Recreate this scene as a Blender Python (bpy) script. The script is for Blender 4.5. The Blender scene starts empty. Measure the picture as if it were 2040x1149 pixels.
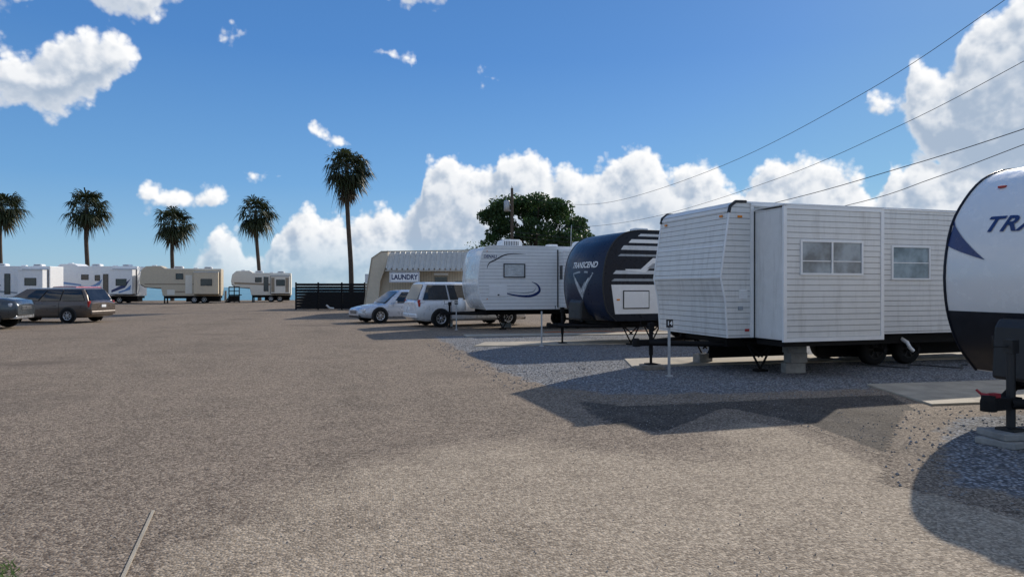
import bpy, bmesh, math, random
from mathutils import Vector, Matrix
R=math.radians; PI=math.pi
random.seed(7)
scene=bpy.context.scene; COL=scene.collection
YAW=R(11.4); F=1360.0; HOR=572.0; H=1.65
SY,CY=math.sin(YAW),math.cos(YAW)
def wp(lat,d): return (SY*d+CY*lat, CY*d-SY*lat)
def at(px,d): return wp((px-1020)/F*d,d)
def gp(px,py): return at(px,H*F/(py-HOR))
def zat(py,d): return H+(HOR-py)/F*d
# ------------------------------------------------------------------ node helper
class G:
    def __init__(s,nt): s.nt=nt
    def n(s,typ,ins=None,**at_):
        nd=s.nt.nodes.new(typ)
        for k,v in at_.items(): setattr(nd,k,v)
        for k,v in (ins or {}).items(): s.set(nd.inputs[k],v)
        return nd
    def set(s,sock,v):
        if isinstance(v,bpy.types.NodeSocket): s.nt.links.new(v,sock)
        else: sock.default_value=v
    def m(s,op,a,b=0.0,c=0.0,clamp=False):
        nd=s.n('ShaderNodeMath',operation=op,use_clamp=clamp)
        s.set(nd.inputs[0],a); s.set(nd.inputs[1],b); s.set(nd.inputs[2],c); return nd.outputs[0]
    def mix(s,f,a,b,bt='MIX'):
        nd=s.n('ShaderNodeMix',data_type='RGBA',blend_type=bt,clamp_factor=True)
        s.set(nd.inputs[0],f); s.set(nd.inputs[6],a); s.set(nd.inputs[7],b); return nd.outputs[2]
    def mr(s,v,a,b,c=0.0,d=1.0,smooth=False):
        nd=s.n('ShaderNodeMapRange',interpolation_type='SMOOTHSTEP' if smooth else 'LINEAR')
        s.set(nd.inputs[0],v)
        for i,x in enumerate((a,b,c,d)): nd.inputs[i+1].default_value=x
        return nd.outputs[0]
    def noise(s,vec,scale,detail=4,rough=.55):
        nd=s.n('ShaderNodeTexNoise'); s.set(nd.inputs['Vector'],vec)
        nd.inputs['Scale'].default_value=scale; nd.inputs['Detail'].default_value=detail; nd.inputs['Roughness'].default_value=rough
        return nd.outputs[0]
def c4(c): return (c[0],c[1],c[2],1.0)
def newmat(name):
    m=bpy.data.materials.new(name); m.use_nodes=True
    nt=m.node_tree; return m,G(nt),nt.nodes['Principled BSDF']
def mat(name,col,rough=.5,metal=0.0,var=.15,scale=6.0,bump=0.0,bscale=40.0,spec=.5,coat=0.0,streak=0.0,rib=0.0,ribp=.1):
    m,g,b=newmat(name)
    tc=g.n('ShaderNodeTexCoord').outputs['Object']
    n=g.noise(tc,scale,4,.6)
    k=g.mr(n,.3,.7,1-var,1+var*.5)
    colr=g.mix(1.0,c4(col),g.n('ShaderNodeCombineColor',{0:k,1:k,2:k}).outputs[0],'MULTIPLY')
    if streak>0:
        mp=g.n('ShaderNodeMapping',{'Vector':tc}); mp.inputs['Scale'].default_value=(2.2,2.2,.22)
        sn=g.noise(mp.outputs[0],2.2,5,.75)
        colr=g.mix(g.mr(sn,.5,.8,0,streak),colr,(.20,.17,.13,1))
    g.set(b.inputs['Base Color'],colr)
    g.set(b.inputs['Roughness'],g.mr(n,.3,.7,max(0,rough-.08),min(1,rough+.1)))
    b.inputs['Metallic'].default_value=metal; b.inputs['Specular IOR Level'].default_value=spec
    b.inputs['Coat Weight'].default_value=coat; b.inputs['Coat Roughness'].default_value=.08
    nor=None
    if rib>0:
        sx=g.n('ShaderNodeSeparateXYZ',{0:tc}).outputs[2]
        f=g.m('FRACT',g.m('DIVIDE',sx,ribp))
        hgt=g.m('ADD',g.m('MULTIPLY',f,.5),g.mr(f,.0,.16,0,.6,True))
        bp=g.n('ShaderNodeBump',{'Height':hgt}); bp.inputs['Strength'].default_value=rib; bp.inputs['Distance'].default_value=.012
        nor=bp.outputs[0]
        g.set(b.inputs['Base Color'],g.mix(g.mr(f,.04,.20,.62,0,True),colr,(.22,.22,.23,1)))
    if bump>0:
        bn=g.noise(tc,bscale,4,.6)
        bp=g.n('ShaderNodeBump',{'Height':bn}); bp.inputs['Strength'].default_value=bump; bp.inputs['Distance'].default_value=.02
        if nor is not None: g.set(bp.inputs['Normal'],nor)
        nor=bp.outputs[0]
    if nor is not None: g.set(b.inputs['Normal'],nor)
    return m
def leafmat(name,a,bcol,rough=.55,trans=.15):
    m,g,b=newmat(name)
    r=g.n('ShaderNodeNewGeometry').outputs['Random Per Island']
    tc=g.n('ShaderNodeTexCoord').outputs['Object']
    n=g.noise(tc,.7,2)
    g.set(b.inputs['Base Color'],g.mix(g.m('MULTIPLY_ADD',r,.6,g.mr(n,.35,.65,-.1,.4)),c4(a),c4(bcol)))
    b.inputs['Roughness'].default_value=rough; b.inputs['Specular IOR Level'].default_value=.3
    tr=g.n('ShaderNodeBsdfTranslucent'); tr.inputs[0].default_value=c4([x*1.6 for x in bcol])
    mx=g.n('ShaderNodeMixShader',{0:trans,1:b.outputs[0],2:tr.outputs[0]})
    g.nt.links.new(mx.outputs[0],g.nt.nodes['Material Output'].inputs[0])
    return m
M={}
def mk(k,*a,**kw): M[k]=mat(k,*a,**kw)
mk('white_siding',(.74,.735,.71),.42,var=.05,streak=.34,rib=.9,ribp=.105)
mk('white_panel',(.74,.735,.715),.4,var=.06,streak=.40)
mk('white_ribbed',(.80,.80,.79),.35,var=.04,streak=.08,rib=.6,ribp=.13)
mk('white_gloss',(.77,.765,.75),.22,var=.03,coat=.3)
mk('white_trim',(.80,.80,.79),.4,var=.05)
mk('white_far',(.80,.80,.80),.4,var=.06,streak=.08)
mk('beige_far',(.58,.49,.36),.5,var=.08,streak=.1)
mk('beige_dark',(.30,.24,.17),.5)
mk('cream_far',(.74,.70,.61),.5,var=.06)
mk('black_gloss',(.010,.014,.024),.3,var=.2,spec=.2)
mk('navy_cap',(.014,.024,.052),.32,var=.12,spec=.25)
mk('dark_panel',(.018,.020,.027),.45,var=.2,spec=.3)
mk('grey_graphic',(.30,.33,.36),.3)
mk('pale_graphic',(.58,.60,.62),.3)
mk('blue_graphic',(.02,.04,.14),.3)
mk('blue_light',(.12,.25,.5),.35)
mk('chassis',(.012,.011,.011),.75,var=.4,bump=.3,spec=.2)
mk('rubber',(.014,.014,.014),.9,var=.3,spec=.2)
mk('rim_silver',(.55,.56,.58),.3,metal=.8)
mk('rim_white',(.65,.65,.64),.45)
mk('rim_dark',(.025,.024,.023),.75,var=.3,spec=.2)  # near-black rims with random tone variation
mk('alu',(.62,.63,.64),.35,metal=.6)
mk('galv',(.45,.46,.47),.45,metal=.6,var=.25)
mk('black_plastic',(.015,.015,.016),.5)
mk('amber',(.75,.25,.02),.25)
mk('red_lens',(.40,.015,.012),.2,coat=.3)
mk('red_paint',(.33,.02,.03),.45)
mk('clear_lens',(.6,.62,.65),.12,coat=.5)
mk('foil',(.60,.62,.62),.38,metal=.6,bump=1.0,bscale=14)
mk('silver_paint',(.50,.54,.60),.3,metal=.4,var=.03,coat=.7)
mk('silver_van_paint',(.70,.71,.73),.3,metal=.15,var=.03,coat=.7)
mk('brown_paint',(.115,.088,.070),.32,metal=.3,var=.04,coat=.6)
mk('slate_paint',(.05,.062,.072),.3,metal=.4,var=.04,coat=.8)
mk('crimson_paint',(.35,.03,.025),.3,metal=.2,coat=.7)
mk('tan_wall',(.60,.52,.40),.6,var=.08,streak=.1)
mk('tan_trim',(.40,.34,.25),.6)
mk('awning_metal',(.52,.51,.47),.5,metal=.1,var=.14)
mk('sign_white',(.84,.85,.86),.4,var=.03)
mk('sign_blue',(.02,.035,.12),.4)
mk('black_wood',(.010,.010,.011),.75,var=.3,spec=.25)
mk('bark_palm',(.09,.065,.047),.9,var=.4,scale=3,bump=.8,bscale=9)
mk('bark',(.07,.055,.045),.9,var=.4,bump=.8,bscale=12)
mk('pole_wood',(.10,.075,.055),.85,var=.4,scale=2,bump=.4)
mk('wire',(.02,.02,.022),.6)
mk('block',(.33,.32,.30),.9,var=.3,bump=.7,bscale=60)
mk('old_wood',(.26,.23,.19),.85,var=.35,bump=.4)
mk('hose_orange',(.55,.13,.03),.5)
mk('stone',(.28,.265,.255),.9,var=.5,scale=4,spec=.2)
mk('pad_concrete',(.41,.355,.275),.85,var=.3,scale=2.5,bump=.35,bscale=120)
M['palm_leaf']=leafmat('palm_leaf',(.014,.021,.009),(.045,.056,.019))
M['palm_dead']=leafmat('palm_dead',(.030,.021,.012),(.11,.075,.04),trans=.1)
M['tree_leaf']=leafmat('tree_leaf',(.012,.032,.011),(.05,.098,.028),trans=.18)
M['grass_blade']=leafmat('grass_blade',(.03,.08,.015),(.12,.20,.05),trans=.3)
def glassmat(name,col,rough=.05):
    m,g,b=newmat(name)
    n=g.noise(g.n('ShaderNodeTexCoord').outputs['Object'],3.0,3)
    g.set(b.inputs['Base Color'],g.mix(g.mr(n,.35,.65),c4([x*.6 for x in col]),c4([x*1.5 for x in col])))
    b.inputs['Roughness'].default_value=rough; b.inputs['Specular IOR Level'].default_value=.7
    return m
M['glass']=glassmat('glass',(.012,.014,.017)); M['glass_grey']=glassmat('glass_grey',(.20,.235,.255),.08)
# ------------------------------------------------------------------ mesh builder
class MB:
    def __init__(s): s.v=[]; s.f=[]; s.mi=[]; s.sm=[]
    def add(s,vs,fs,m=0,smooth=False):
        o=len(s.v); s.v+= [tuple(v) for v in vs]
        for f in fs: s.f.append([o+i for i in f]); s.mi.append(m); s.sm.append(smooth)
        return s
    def box(s,c,sz,m=0,rz=0,ry=0,rx=0):
        hx,hy,hz=sz[0]/2,sz[1]/2,sz[2]/2
        mt=Matrix.Rotation(rz,3,'Z')@Matrix.Rotation(ry,3,'Y')@Matrix.Rotation(rx,3,'X')
        vs=[mt@Vector((x,y,z))+Vector(c) for z in(-hz,hz) for y in(-hy,hy) for x in(-hx,hx)]
        return s.add(vs,[(0,2,3,1),(4,5,7,6),(0,1,5,4),(2,6,7,3),(0,4,6,2),(1,3,7,5)],m)
    def bb(s,x0,x1,y0,y1,z0,z1,m=0): return s.box(((x0+x1)/2,(y0+y1)/2,(z0+z1)/2),(abs(x1-x0),abs(y1-y0),abs(z1-z0)),m)
    def poly(s,pts,m=0): return s.add(pts,[tuple(range(len(pts)))],m)
    def prism(s,pts,a,b,m=0):            # (x,z) polygon extruded along y
        n=len(pts)
        vs=[(x,a,z) for x,z in pts]+[(x,b,z) for x,z in pts]
        fs=[tuple(range(n)),tuple(range(2*n-1,n-1,-1))]+[(i,(i+1)%n,n+(i+1)%n,n+i) for i in range(n)]
        return s.add(vs,fs,m)
    def tube(s,path,r,n=8,m=0,caps=True):
        P=[Vector(p) for p in path]; k=len(P)
        rs=r if isinstance(r,(list,tuple)) else [r]*k
        vs=[]; up=None
        for i,p in enumerate(P):
            t=(P[min(i+1,k-1)]-P[max(i-1,0)]).normalized()
            if up is None:
                up=Vector((0,0,1)) if abs(t.z)<.9 else Vector((1,0,0))
            u=t.cross(up).normalized(); w=u.cross(t).normalized(); up=w
            for j in range(n):
                a=2*PI*j/n; vs.append(p+(u*math.cos(a)+w*math.sin(a))*rs[i])
        fs=[(i*n+j,i*n+(j+1)%n,(i+1)*n+(j+1)%n,(i+1)*n+j) for i in range(k-1) for j in range(n)]
        s.add(vs,fs,m,True)
        if caps: s.add([vs[j] for j in range(n)],[tuple(range(n))],m); s.add([vs[(k-1)*n+j] for j in range(n)],[tuple(range(n))],m)
        return s
    def lathe(s,prof,c,axis='y',n=24,m=0,smooth=True):
        vs=[]
        for r,h in prof:
            for j in range(n):
                a=2*PI*j/n; x,y=r*math.cos(a),r*math.sin(a)
                vs.append((c[0]+x,c[1]+h,c[2]+y) if axis=='y' else (c[0]+x,c[1]+y,c[2]+h))
        k=len(prof)
        fs=[(i*n+j,i*n+(j+1)%n,(i+1)*n+(j+1)%n,(i+1)*n+j) for i in range(k-1) for j in range(n)]
        return s.add(vs,fs,m,smooth)
    def strip(s,A,B,m=0,smooth=True):
        n=len(A); return s.add(list(A)+list(B),[(i,i+1,n+i+1,n+i) for i in range(n-1)],m,smooth)
    def build(s,name,mats,parent=None,bevel=0,fix=True,label=None):
        me=bpy.data.meshes.new(name); me.from_pydata(s.v,[],s.f); me.update()
        if not isinstance(mats,(list,tuple)): mats=[mats]
        for m_ in mats: me.materials.append(m_)
        me.polygons.foreach_set('material_index',s.mi); me.polygons.foreach_set('use_smooth',s.sm)
        if fix:
            bm=bmesh.new(); bm.from_mesh(me); bmesh.ops.recalc_face_normals(bm,faces=bm.faces); bm.to_mesh(me); bm.free()
        o=bpy.data.objects.new(name,me); COL.objects.link(o)
        if parent: o.parent=parent
        if bevel:
            b=o.modifiers.new('bevel','BEVEL'); b.width=bevel; b.segments=2; b.limit_method='ANGLE'; b.angle_limit=R(35)
        if label: o['label']=label
        return o
def thing(name,label,cat,loc=(0,0,0),rz=0,group=None):
    o=bpy.data.objects.new(name,None); COL.objects.link(o); o.empty_display_size=.3
    o.location=loc; o.rotation_euler=(0,0,rz); tag(o,label,cat,group); return o
def tag(o,label,cat,group=None,kind=None):
    o['label']=label; o['category']=cat
    if group: o['group']=group
    if kind: o['kind']=kind
    return o
def struct(o,label=None,cat=None):
    o['kind']='structure'
    if label: o['label']=label
    if cat: o['category']=cat
    return o
def text(name,s,size,m,parent,fn,shear=0,bold=0,align='LEFT',space=1.0,sub=0):
    cu=bpy.data.curves.new('t','FONT'); cu.body=s; cu.size=size; cu.shear=shear; cu.offset=bold
    cu.align_x=align; cu.align_y='CENTER'; cu.resolution_u=4; cu.space_character=space
    ob=bpy.data.objects.new('t',cu); COL.objects.link(ob)
    dg=bpy.context.evaluated_depsgraph_get(); me=bpy.data.meshes.new_from_object(ob.evaluated_get(dg))
    bpy.data.objects.remove(ob); bpy.data.curves.remove(cu)
    for v in me.vertices: v.co=Vector(fn(v.co.x,v.co.y))
    me.materials.clear(); me.materials.append(m); me.name=name
    o=bpy.data.objects.new(name,me); COL.objects.link(o); o.parent=parent; return o
def smoothpts(P,k=4):
    out=[]
    for i in range(len(P)-1):
        p0=P[max(i-1,0)];p1=P[i];p2=P[i+1];p3=P[min(i+2,len(P)-1)]
        for j in range(k):
            t=j/k
            out.append(tuple(.5*((2*b)+(-a+c)*t+(2*a-5*b+4*c-d)*t*t+(-a+3*b-3*c+d)*t**3) for a,b,c,d in zip(p0,p1,p2,p3)))
    out.append(P[-1]); return out
# ------------------------------------------------------------------ ground
def ground_material():
    m,g,b=newmat('ground_surface')
    pos=g.n('ShaderNodeNewGeometry').outputs['Position']
    n1=g.noise(pos,.22,5,.6); n2=g.noise(pos,1.7,6,.65); n4=g.noise(pos,9.0,4,.7)
    def vor(sc):
        v=g.n('ShaderNodeTexVoronoi',{'Vector':pos}); v.inputs['Scale'].default_value=sc
        return g.n('ShaderNodeSeparateColor',{0:v.outputs['Color']}).outputs[0],v.outputs['Distance']
    r1,d1=vor(58); r3,d3=vor(30)
    pat=g.m('ADD',g.m('MULTIPLY',n1,.6),g.m('MULTIPLY',n2,.4))
    mpx=g.n('ShaderNodeMapping',{'Vector':pos}); mpx.inputs['Scale'].default_value=(.55,.05,1)
    lane=g.noise(mpx.outputs[0],1.0,3,.5)
    base=g.mix(g.mr(pat,.39,.61),(.118,.087,.066,1),(.300,.228,.170,1))
    base=g.mix(g.mr(lane,.42,.62,0,.5),base,(.285,.215,.162,1))
    con=g.mix(g.mr(pat,.39,.61),(.35,.275,.200,1),(.60,.485,.355,1))
    ac=g.n('ShaderNodeAttribute',attribute_name='concrete').outputs['Fac']; ag=g.n('ShaderNodeAttribute',attribute_name='gravel').outputs['Fac']
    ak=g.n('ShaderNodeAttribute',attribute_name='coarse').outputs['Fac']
    nb=g.m('MULTIPLY',g.m('SUBTRACT',g.m('ADD',g.m('MULTIPLY',n2,.6),g.m('MULTIPLY',n4,.4)),.5),1.6)
    mc=g.mr(g.m('ADD',ac,g.m('MULTIPLY',nb,g.mr(ac,0,.25))),.1,.95,0,1,True)
    mg=g.mr(g.m('ADD',ag,g.m('MULTIPLY',nb,g.mr(ag,0,.25))),.36,.56,0,1,True)
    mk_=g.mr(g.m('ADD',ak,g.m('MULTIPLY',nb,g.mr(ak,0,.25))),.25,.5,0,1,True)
    mx=g.mix(mc,base,con)
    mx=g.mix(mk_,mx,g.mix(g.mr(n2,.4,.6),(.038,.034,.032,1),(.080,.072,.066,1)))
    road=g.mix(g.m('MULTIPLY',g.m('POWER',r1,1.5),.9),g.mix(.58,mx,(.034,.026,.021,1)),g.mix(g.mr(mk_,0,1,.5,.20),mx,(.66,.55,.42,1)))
    road=g.mix(g.m('MULTIPLY',g.mr(n4,.53,.72,0,.6),g.mr(mc,0,1,1,.5)),road,(.058,.045,.036,1))
    road=g.mix(g.m('MULTIPLY',g.mr(n1,.54,.68,0,.55),g.mr(mc,0,1,1,.5)),road,(.080,.064,.053,1))
    gra=g.mix(r3,(.12,.124,.132,1),(.52,.53,.55,1))
    gra=g.mix(g.mr(d3,.25,.6,0,.75),gra,(.05,.05,.052,1))
    gra=g.mix(g.mr(n2,.5,.7,0,.45),gra,(.17,.145,.12,1))
    g.set(b.inputs['Base Color'],g.mix(mg,road,gra))
    b.inputs['Roughness'].default_value=.9; b.inputs['Specular IOR Level'].default_value=.12
    hr=g.m('ADD',g.m('MULTIPLY',g.m('SUBTRACT',.5,d1),.010),g.m('MULTIPLY',n4,.012))
    hg=g.m('MULTIPLY',g.m('SUBTRACT',.5,d3),.035)
    hh=g.n('ShaderNodeMix',{0:mg,2:hr,3:hg}).outputs[0]
    bp=g.n('ShaderNodeBump',{'Height':hh}); bp.inputs['Strength'].default_value=.7; bp.inputs['Distance'].default_value=1.0
    g.set(b.inputs['Normal'],bp.outputs[0])
    return m
GM=ground_material()
def inpoly(x,y,P):
    r=False; n=len(P)
    for i in range(n):
        x1,y1=P[i]; x2,y2=P[(i+1)%n]
        if (y1>y)!=(y2>y) and x<(x2-x1)*(y-y1)/(y2-y1)+x1: r=not r
    return r
def segd(x,y,a,b):
    ax,ay=a; bx,by=b; t=((x-ax)*(bx-ax)+(y-ay)*(by-ay))/max(1e-9,(bx-ax)**2+(by-ay)**2); t=max(0,min(1,t))
    return math.hypot(x-ax-t*(bx-ax),y-ay-t*(by-ay))
def sheet(name,P,soft,attr,zb,res=.2):          # soft: {edge index: fade width}
    x0=min(p[0] for p in P); x1=max(p[0] for p in P); y0=min(p[1] for p in P); y1=max(p[1] for p in P)
    idx={}; V=[]; A=[]; Fc=[]
    def vid(i,j):
        if (i,j) not in idx:
            x,y=x0+i*res,y0+j*res; idx[(i,j)]=len(V)
            ins=inpoly(x,y,P); D=[(segd(x,y,P[k],P[(k+1)%len(P)]),f) for k,f in soft.items()]; d=min(D)[0]
            a=min(1,max(0,min((dd-res)/f for dd,f in D))) if (ins or d>.3) else 0.0
            A.append(a); V.append((x,y,zb))
        return idx[(i,j)]
    for i in range(int((x1-x0)/res)+1):
        for j in range(int((y1-y0)/res)+1):
            if inpoly(x0+(i+.5)*res,y0+(j+.5)*res,P): Fc.append((vid(i,j),vid(i+1,j),vid(i+1,j+1),vid(i,j+1)))
    me=bpy.data.meshes.new(name); me.from_pydata(V,[],Fc); me.update(); me.materials.append(GM)
    a=me.attributes.new(attr,'FLOAT','POINT'); a.data.foreach_set('value',A)
    o=bpy.data.objects.new(name,me); COL.objects.link(o); return struct(o)
mb=MB(); mb.add([(-170,-60,0),(170,-60,0),(170,92,0),(-170,92,0),(170,97,-1.2),(-170,97,-1.2)],[(0,1,2,3),(3,2,4,5)])
struct(mb.build('road',GM,fix=False))
E0_=gp(305,1018); E1_=gp(245,1149); ED=(E1_[0]+(E1_[0]-E0_[0])*3,E1_[1]+(E1_[1]-E0_[1])*3)
AP=[E0_,gp(520,925),gp(820,860),gp(1060,850),gp(1330,885),gp(1455,824),gp(1600,854),gp(1810,937),gp(1960,992),(4.9,3.6),(6,1.5),(6,-2),ED]
sheet('concrete_apron',AP,{0:1.3,1:1.3,2:1.3,3:1.0,4:.4,5:.16,6:.16,7:.16,8:.3,12:.10},'concrete',.0008,.1)
CO=[gp(1090,785),gp(1250,802),gp(1640,785),gp(1760,768),gp(1880,830),gp(1985,880),gp(1960,984),gp(1810,930),gp(1600,848),gp(1455,818),gp(1330,872),gp(1170,850)]
sheet('coarse_gravel_strip',CO,{0:.4,1:.4,2:.25,3:.2,4:.2,5:.3,6:.12,7:.10,8:.10,9:.15,10:.4,11:.5},'coarse',.0016,.1)
G1=[(1.3,23),(1.6,17.5),(1.8,13.2),(2.1,11.0),(3.2,9.35),(5.2,9.1),(7.8,9.1),(16,9.6),(16,23)]
sheet('gravel_bed',G1,{k:1.0 for k in range(7)},'gravel',.0024,.2)
G2=[(4.2,5.0),(4.6,4.1),(6,3.4),(9,2.8),(13,7.6),(7.0,7.9),(5.6,6.6)]
sheet('gravel_patch',G2,{k:.9 for k in range(7)},'gravel',.0032,.1)
def pad(P,z=.03):
    mb=MB(); n=len(P); mb.add([(x,y,z) for x,y in P]+[(x,y,0) for x,y in P],[tuple(range(n))]+[(i,(i+1)%n,n+(i+1)%n,n+i) for i in range(n)])
    return struct(mb.build('concrete_pad',M['pad_concrete'],bevel=.008))
pad([(7.6,8.15),(16,8.1),(16,10.0),(8.1,10.05)]); pad([(2.7,18.75),(15,18.6),(15,20.0),(3.2,20.0)]); pad([(3.0,22.4),(15,22.4),(15,23.5),(3.0,23.4)])
pad([(5.2,13.3),(16,13.3),(16,14.8),(5.6,14.8)],.024)
# thin pale edge along the apron's left side
mb=MB(); dx_,dy_=E1_[0]-E0_[0],E1_[1]-E0_[1]
A_=(E0_[0],E0_[1]); B_=(E0_[0]+dx_*3.2,E0_[1]+dy_*3.2)
for (a,b_,z) in ((-.010,.010,.009),): mb.add([(A_[0]+a,A_[1],z),(A_[0]+b_,A_[1],z),(B_[0]+b_,B_[1],z),(B_[0]+a,B_[1],z),(A_[0]+a,A_[1],0),(A_[0]+b_,A_[1],0),(B_[0]+b_,B_[1],0),(B_[0]+a,B_[1],0)],[(0,1,2,3),(0,4,5,1),(1,5,6,2),(2,6,7,3),(3,7,4,0)])
struct(mb.build('concrete_edge',M['pad_concrete']))
mb=MB()
def stone(x,y,s):
    k=[Vector((random.uniform(.6,1)*a,random.uniform(.6,1)*b,random.uniform(.5,.8)*c)) for a,b,c in((1,0,0),(-1,0,0),(0,1,0),(0,-1,0),(0,0,1),(0,0,-1))]
    rz=random.random()*6.28; mt=Matrix.Rotation(rz,3,'Z')
    mb.add([tuple((mt@v)*s+Vector((x,y,.002+s*.3))) for v in k],[(0,2,4),(2,1,4),(1,3,4),(3,0,4),(2,0,5),(1,2,5),(3,1,5),(0,3,5)])
cnt=0
while cnt<5600:
    x,y=random.uniform(1.4,10),random.uniform(3.2,20)
    a=inpoly(x,y,G1); b_=inpoly(x,y,G2); c_=inpoly(x,y,CO)
    if a or b_ : stone(x,y,random.uniform(.008,.024)); cnt+=1
    elif c_ and random.random()<.8: stone(x,y,random.uniform(.005,.014)); cnt+=1
for i in range(900):
    x,y=gp(random.uniform(0,1900),random.choice([random.uniform(760,1149),random.uniform(640,900)])); stone(x,y,random.uniform(.004,.010))
tag(mb.build('loose_gravel',M['stone']),'loose grey gravel scattered over the lot around the trailers','gravel',kind='stuff')
# grass
mb=MB()
for i in range(1100):
    x,y=gp(random.uniform(-300,40)-random.random()*30,random.uniform(1118,1200)); 
    h=random.uniform(.02,.06); a=random.random()*6.28; dx,dy=math.cos(a)*.006,math.sin(a)*.006; lx_,ly=random.gauss(0,.03),random.gauss(0,.03)
    mb.add([(x-dx,y-dy,0),(x+dx,y+dy,0),(x+lx_,y+ly,h)],[(0,1,2)])
tag(mb.build('grass',M['grass_blade'],fix=False),'low green grass at the near left edge of the asphalt','grass',kind='stuff')
# sea
m,g,b=newmat('sea_water')
pos=g.n('ShaderNodeNewGeometry').outputs['Position']
mp=g.n('ShaderNodeMapping',{'Vector':pos}); mp.inputs['Scale'].default_value=(.08,.4,1)
n=g.noise(mp.outputs[0],1.0,4,.6); n0=g.noise(pos,.004,2)
g.set(b.inputs['Base Color'],g.mix(g.mr(n0,.35,.65),(.12,.27,.32,1),(.20,.37,.42,1)))  # distance haze is put into this teal base colour
b.inputs['Roughness'].default_value=.4; b.inputs['Specular IOR Level'].default_value=.3
bp=g.n('ShaderNodeBump',{'Height':n}); bp.inputs['Strength'].default_value=.6; bp.inputs['Distance'].default_value=.3; g.set(b.inputs['Normal'],bp.outputs[0])
mb=MB(); mb.add([(-9000,95,-.9),(9000,95,-.9),(9000,9000,-.9),(-9000,9000,-.9)],[(0,1,2,3)]); struct(mb.build('sea',m,fix=False))
# ------------------------------------------------------------------ vehicle helpers
def wheel(t,x,y,r,w,rimm,spokes=7,name='wheel'):
    s=-1 if y<0 else 1
    mb=MB(); mb.lathe([(r*.60,-w/2),(r*.9,-w/2),(r*.98,-w*.38),(r,-w*.2),(r,w*.2),(r*.98,w*.38),(r*.9,w/2),(r*.60,w/2),(r*.60,-w/2)],(x,y,r),'y',28)
    o=mb.build(name,M['rubber'],t)
    mb=MB(); yo=y+s*w*.42
    mb.lathe([(r*.0,-s*.05),(r*.55,-s*.05),(r*.60,0)],(x,yo,r),'y',24,1)
    mb.lathe([(r*.52,-s*.02),(r*.53,s*.01),(r*.64,s*.015),(r*.66,-s*.02)],(x,yo,r),'y',24,0)
    mb.lathe([(r*.0,s*.005),(r*.13,s*.005),(r*.16,-s*.04)],(x,yo,r),'y',12,0)
    for k in range(spokes):
        a=2*PI*k/spokes; c=(x+math.cos(a)*r*.33,yo-s*.01,r+math.sin(a)*r*.33)
        mb.box(c,(r*.46,.02,r*.13),0,ry=-a)
    mb.build('rim',[rimm,M['black_plastic']],o)
    return o
def window(t,x0,x1,z0,z1,y,cols=1,rows=1,fw=.03,frame='alu',glass='glass_grey',split=True,name='window',railz=.5):
    s=-1; mb=MB(); yo=y-.03
    mb.bb(x0,x1,y-.03,y+.01,z0,z0+fw); mb.bb(x0,x1,y-.03,y+.01,z1-fw,z1)
    mb.bb(x0,x0+fw,y-.03,y+.01,z0+fw,z1-fw); mb.bb(x1-fw,x1,y-.03,y+.01,z0+fw,z1-fw)
    for i in range(1,cols):
        xc=x0+(x1-x0)*i/cols; mb.bb(xc-fw*.5,xc+fw*.5,y-.026,y+.01,z0+fw,z1-fw)
    for i in range(1,rows):
        zc=z0+(z1-z0)*(railz if rows==2 else i/rows)
        for c in range(cols):
            a=x0+(x1-x0)*c/cols+fw; b_=x0+(x1-x0)*(c+1)/cols-fw; mb.bb(a,b_,y-.02,y+.01,zc-fw*.25,zc+fw*.25)
    if split:
        o=mb.build(name,M[frame],t); g_=MB(); g_.bb(x0+fw*.5,x1-fw*.5,y-.008,y+.006,z0+fw*.5,z1-fw*.5); g_.build('pane',M[glass],o); return o
    mb.bb(x0+fw*.5,x1-fw*.5,y-.008,y+.006,z0+fw*.5,z1-fw*.5,1); return mb.build(name,[M[frame],M[glass]],t)
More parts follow.
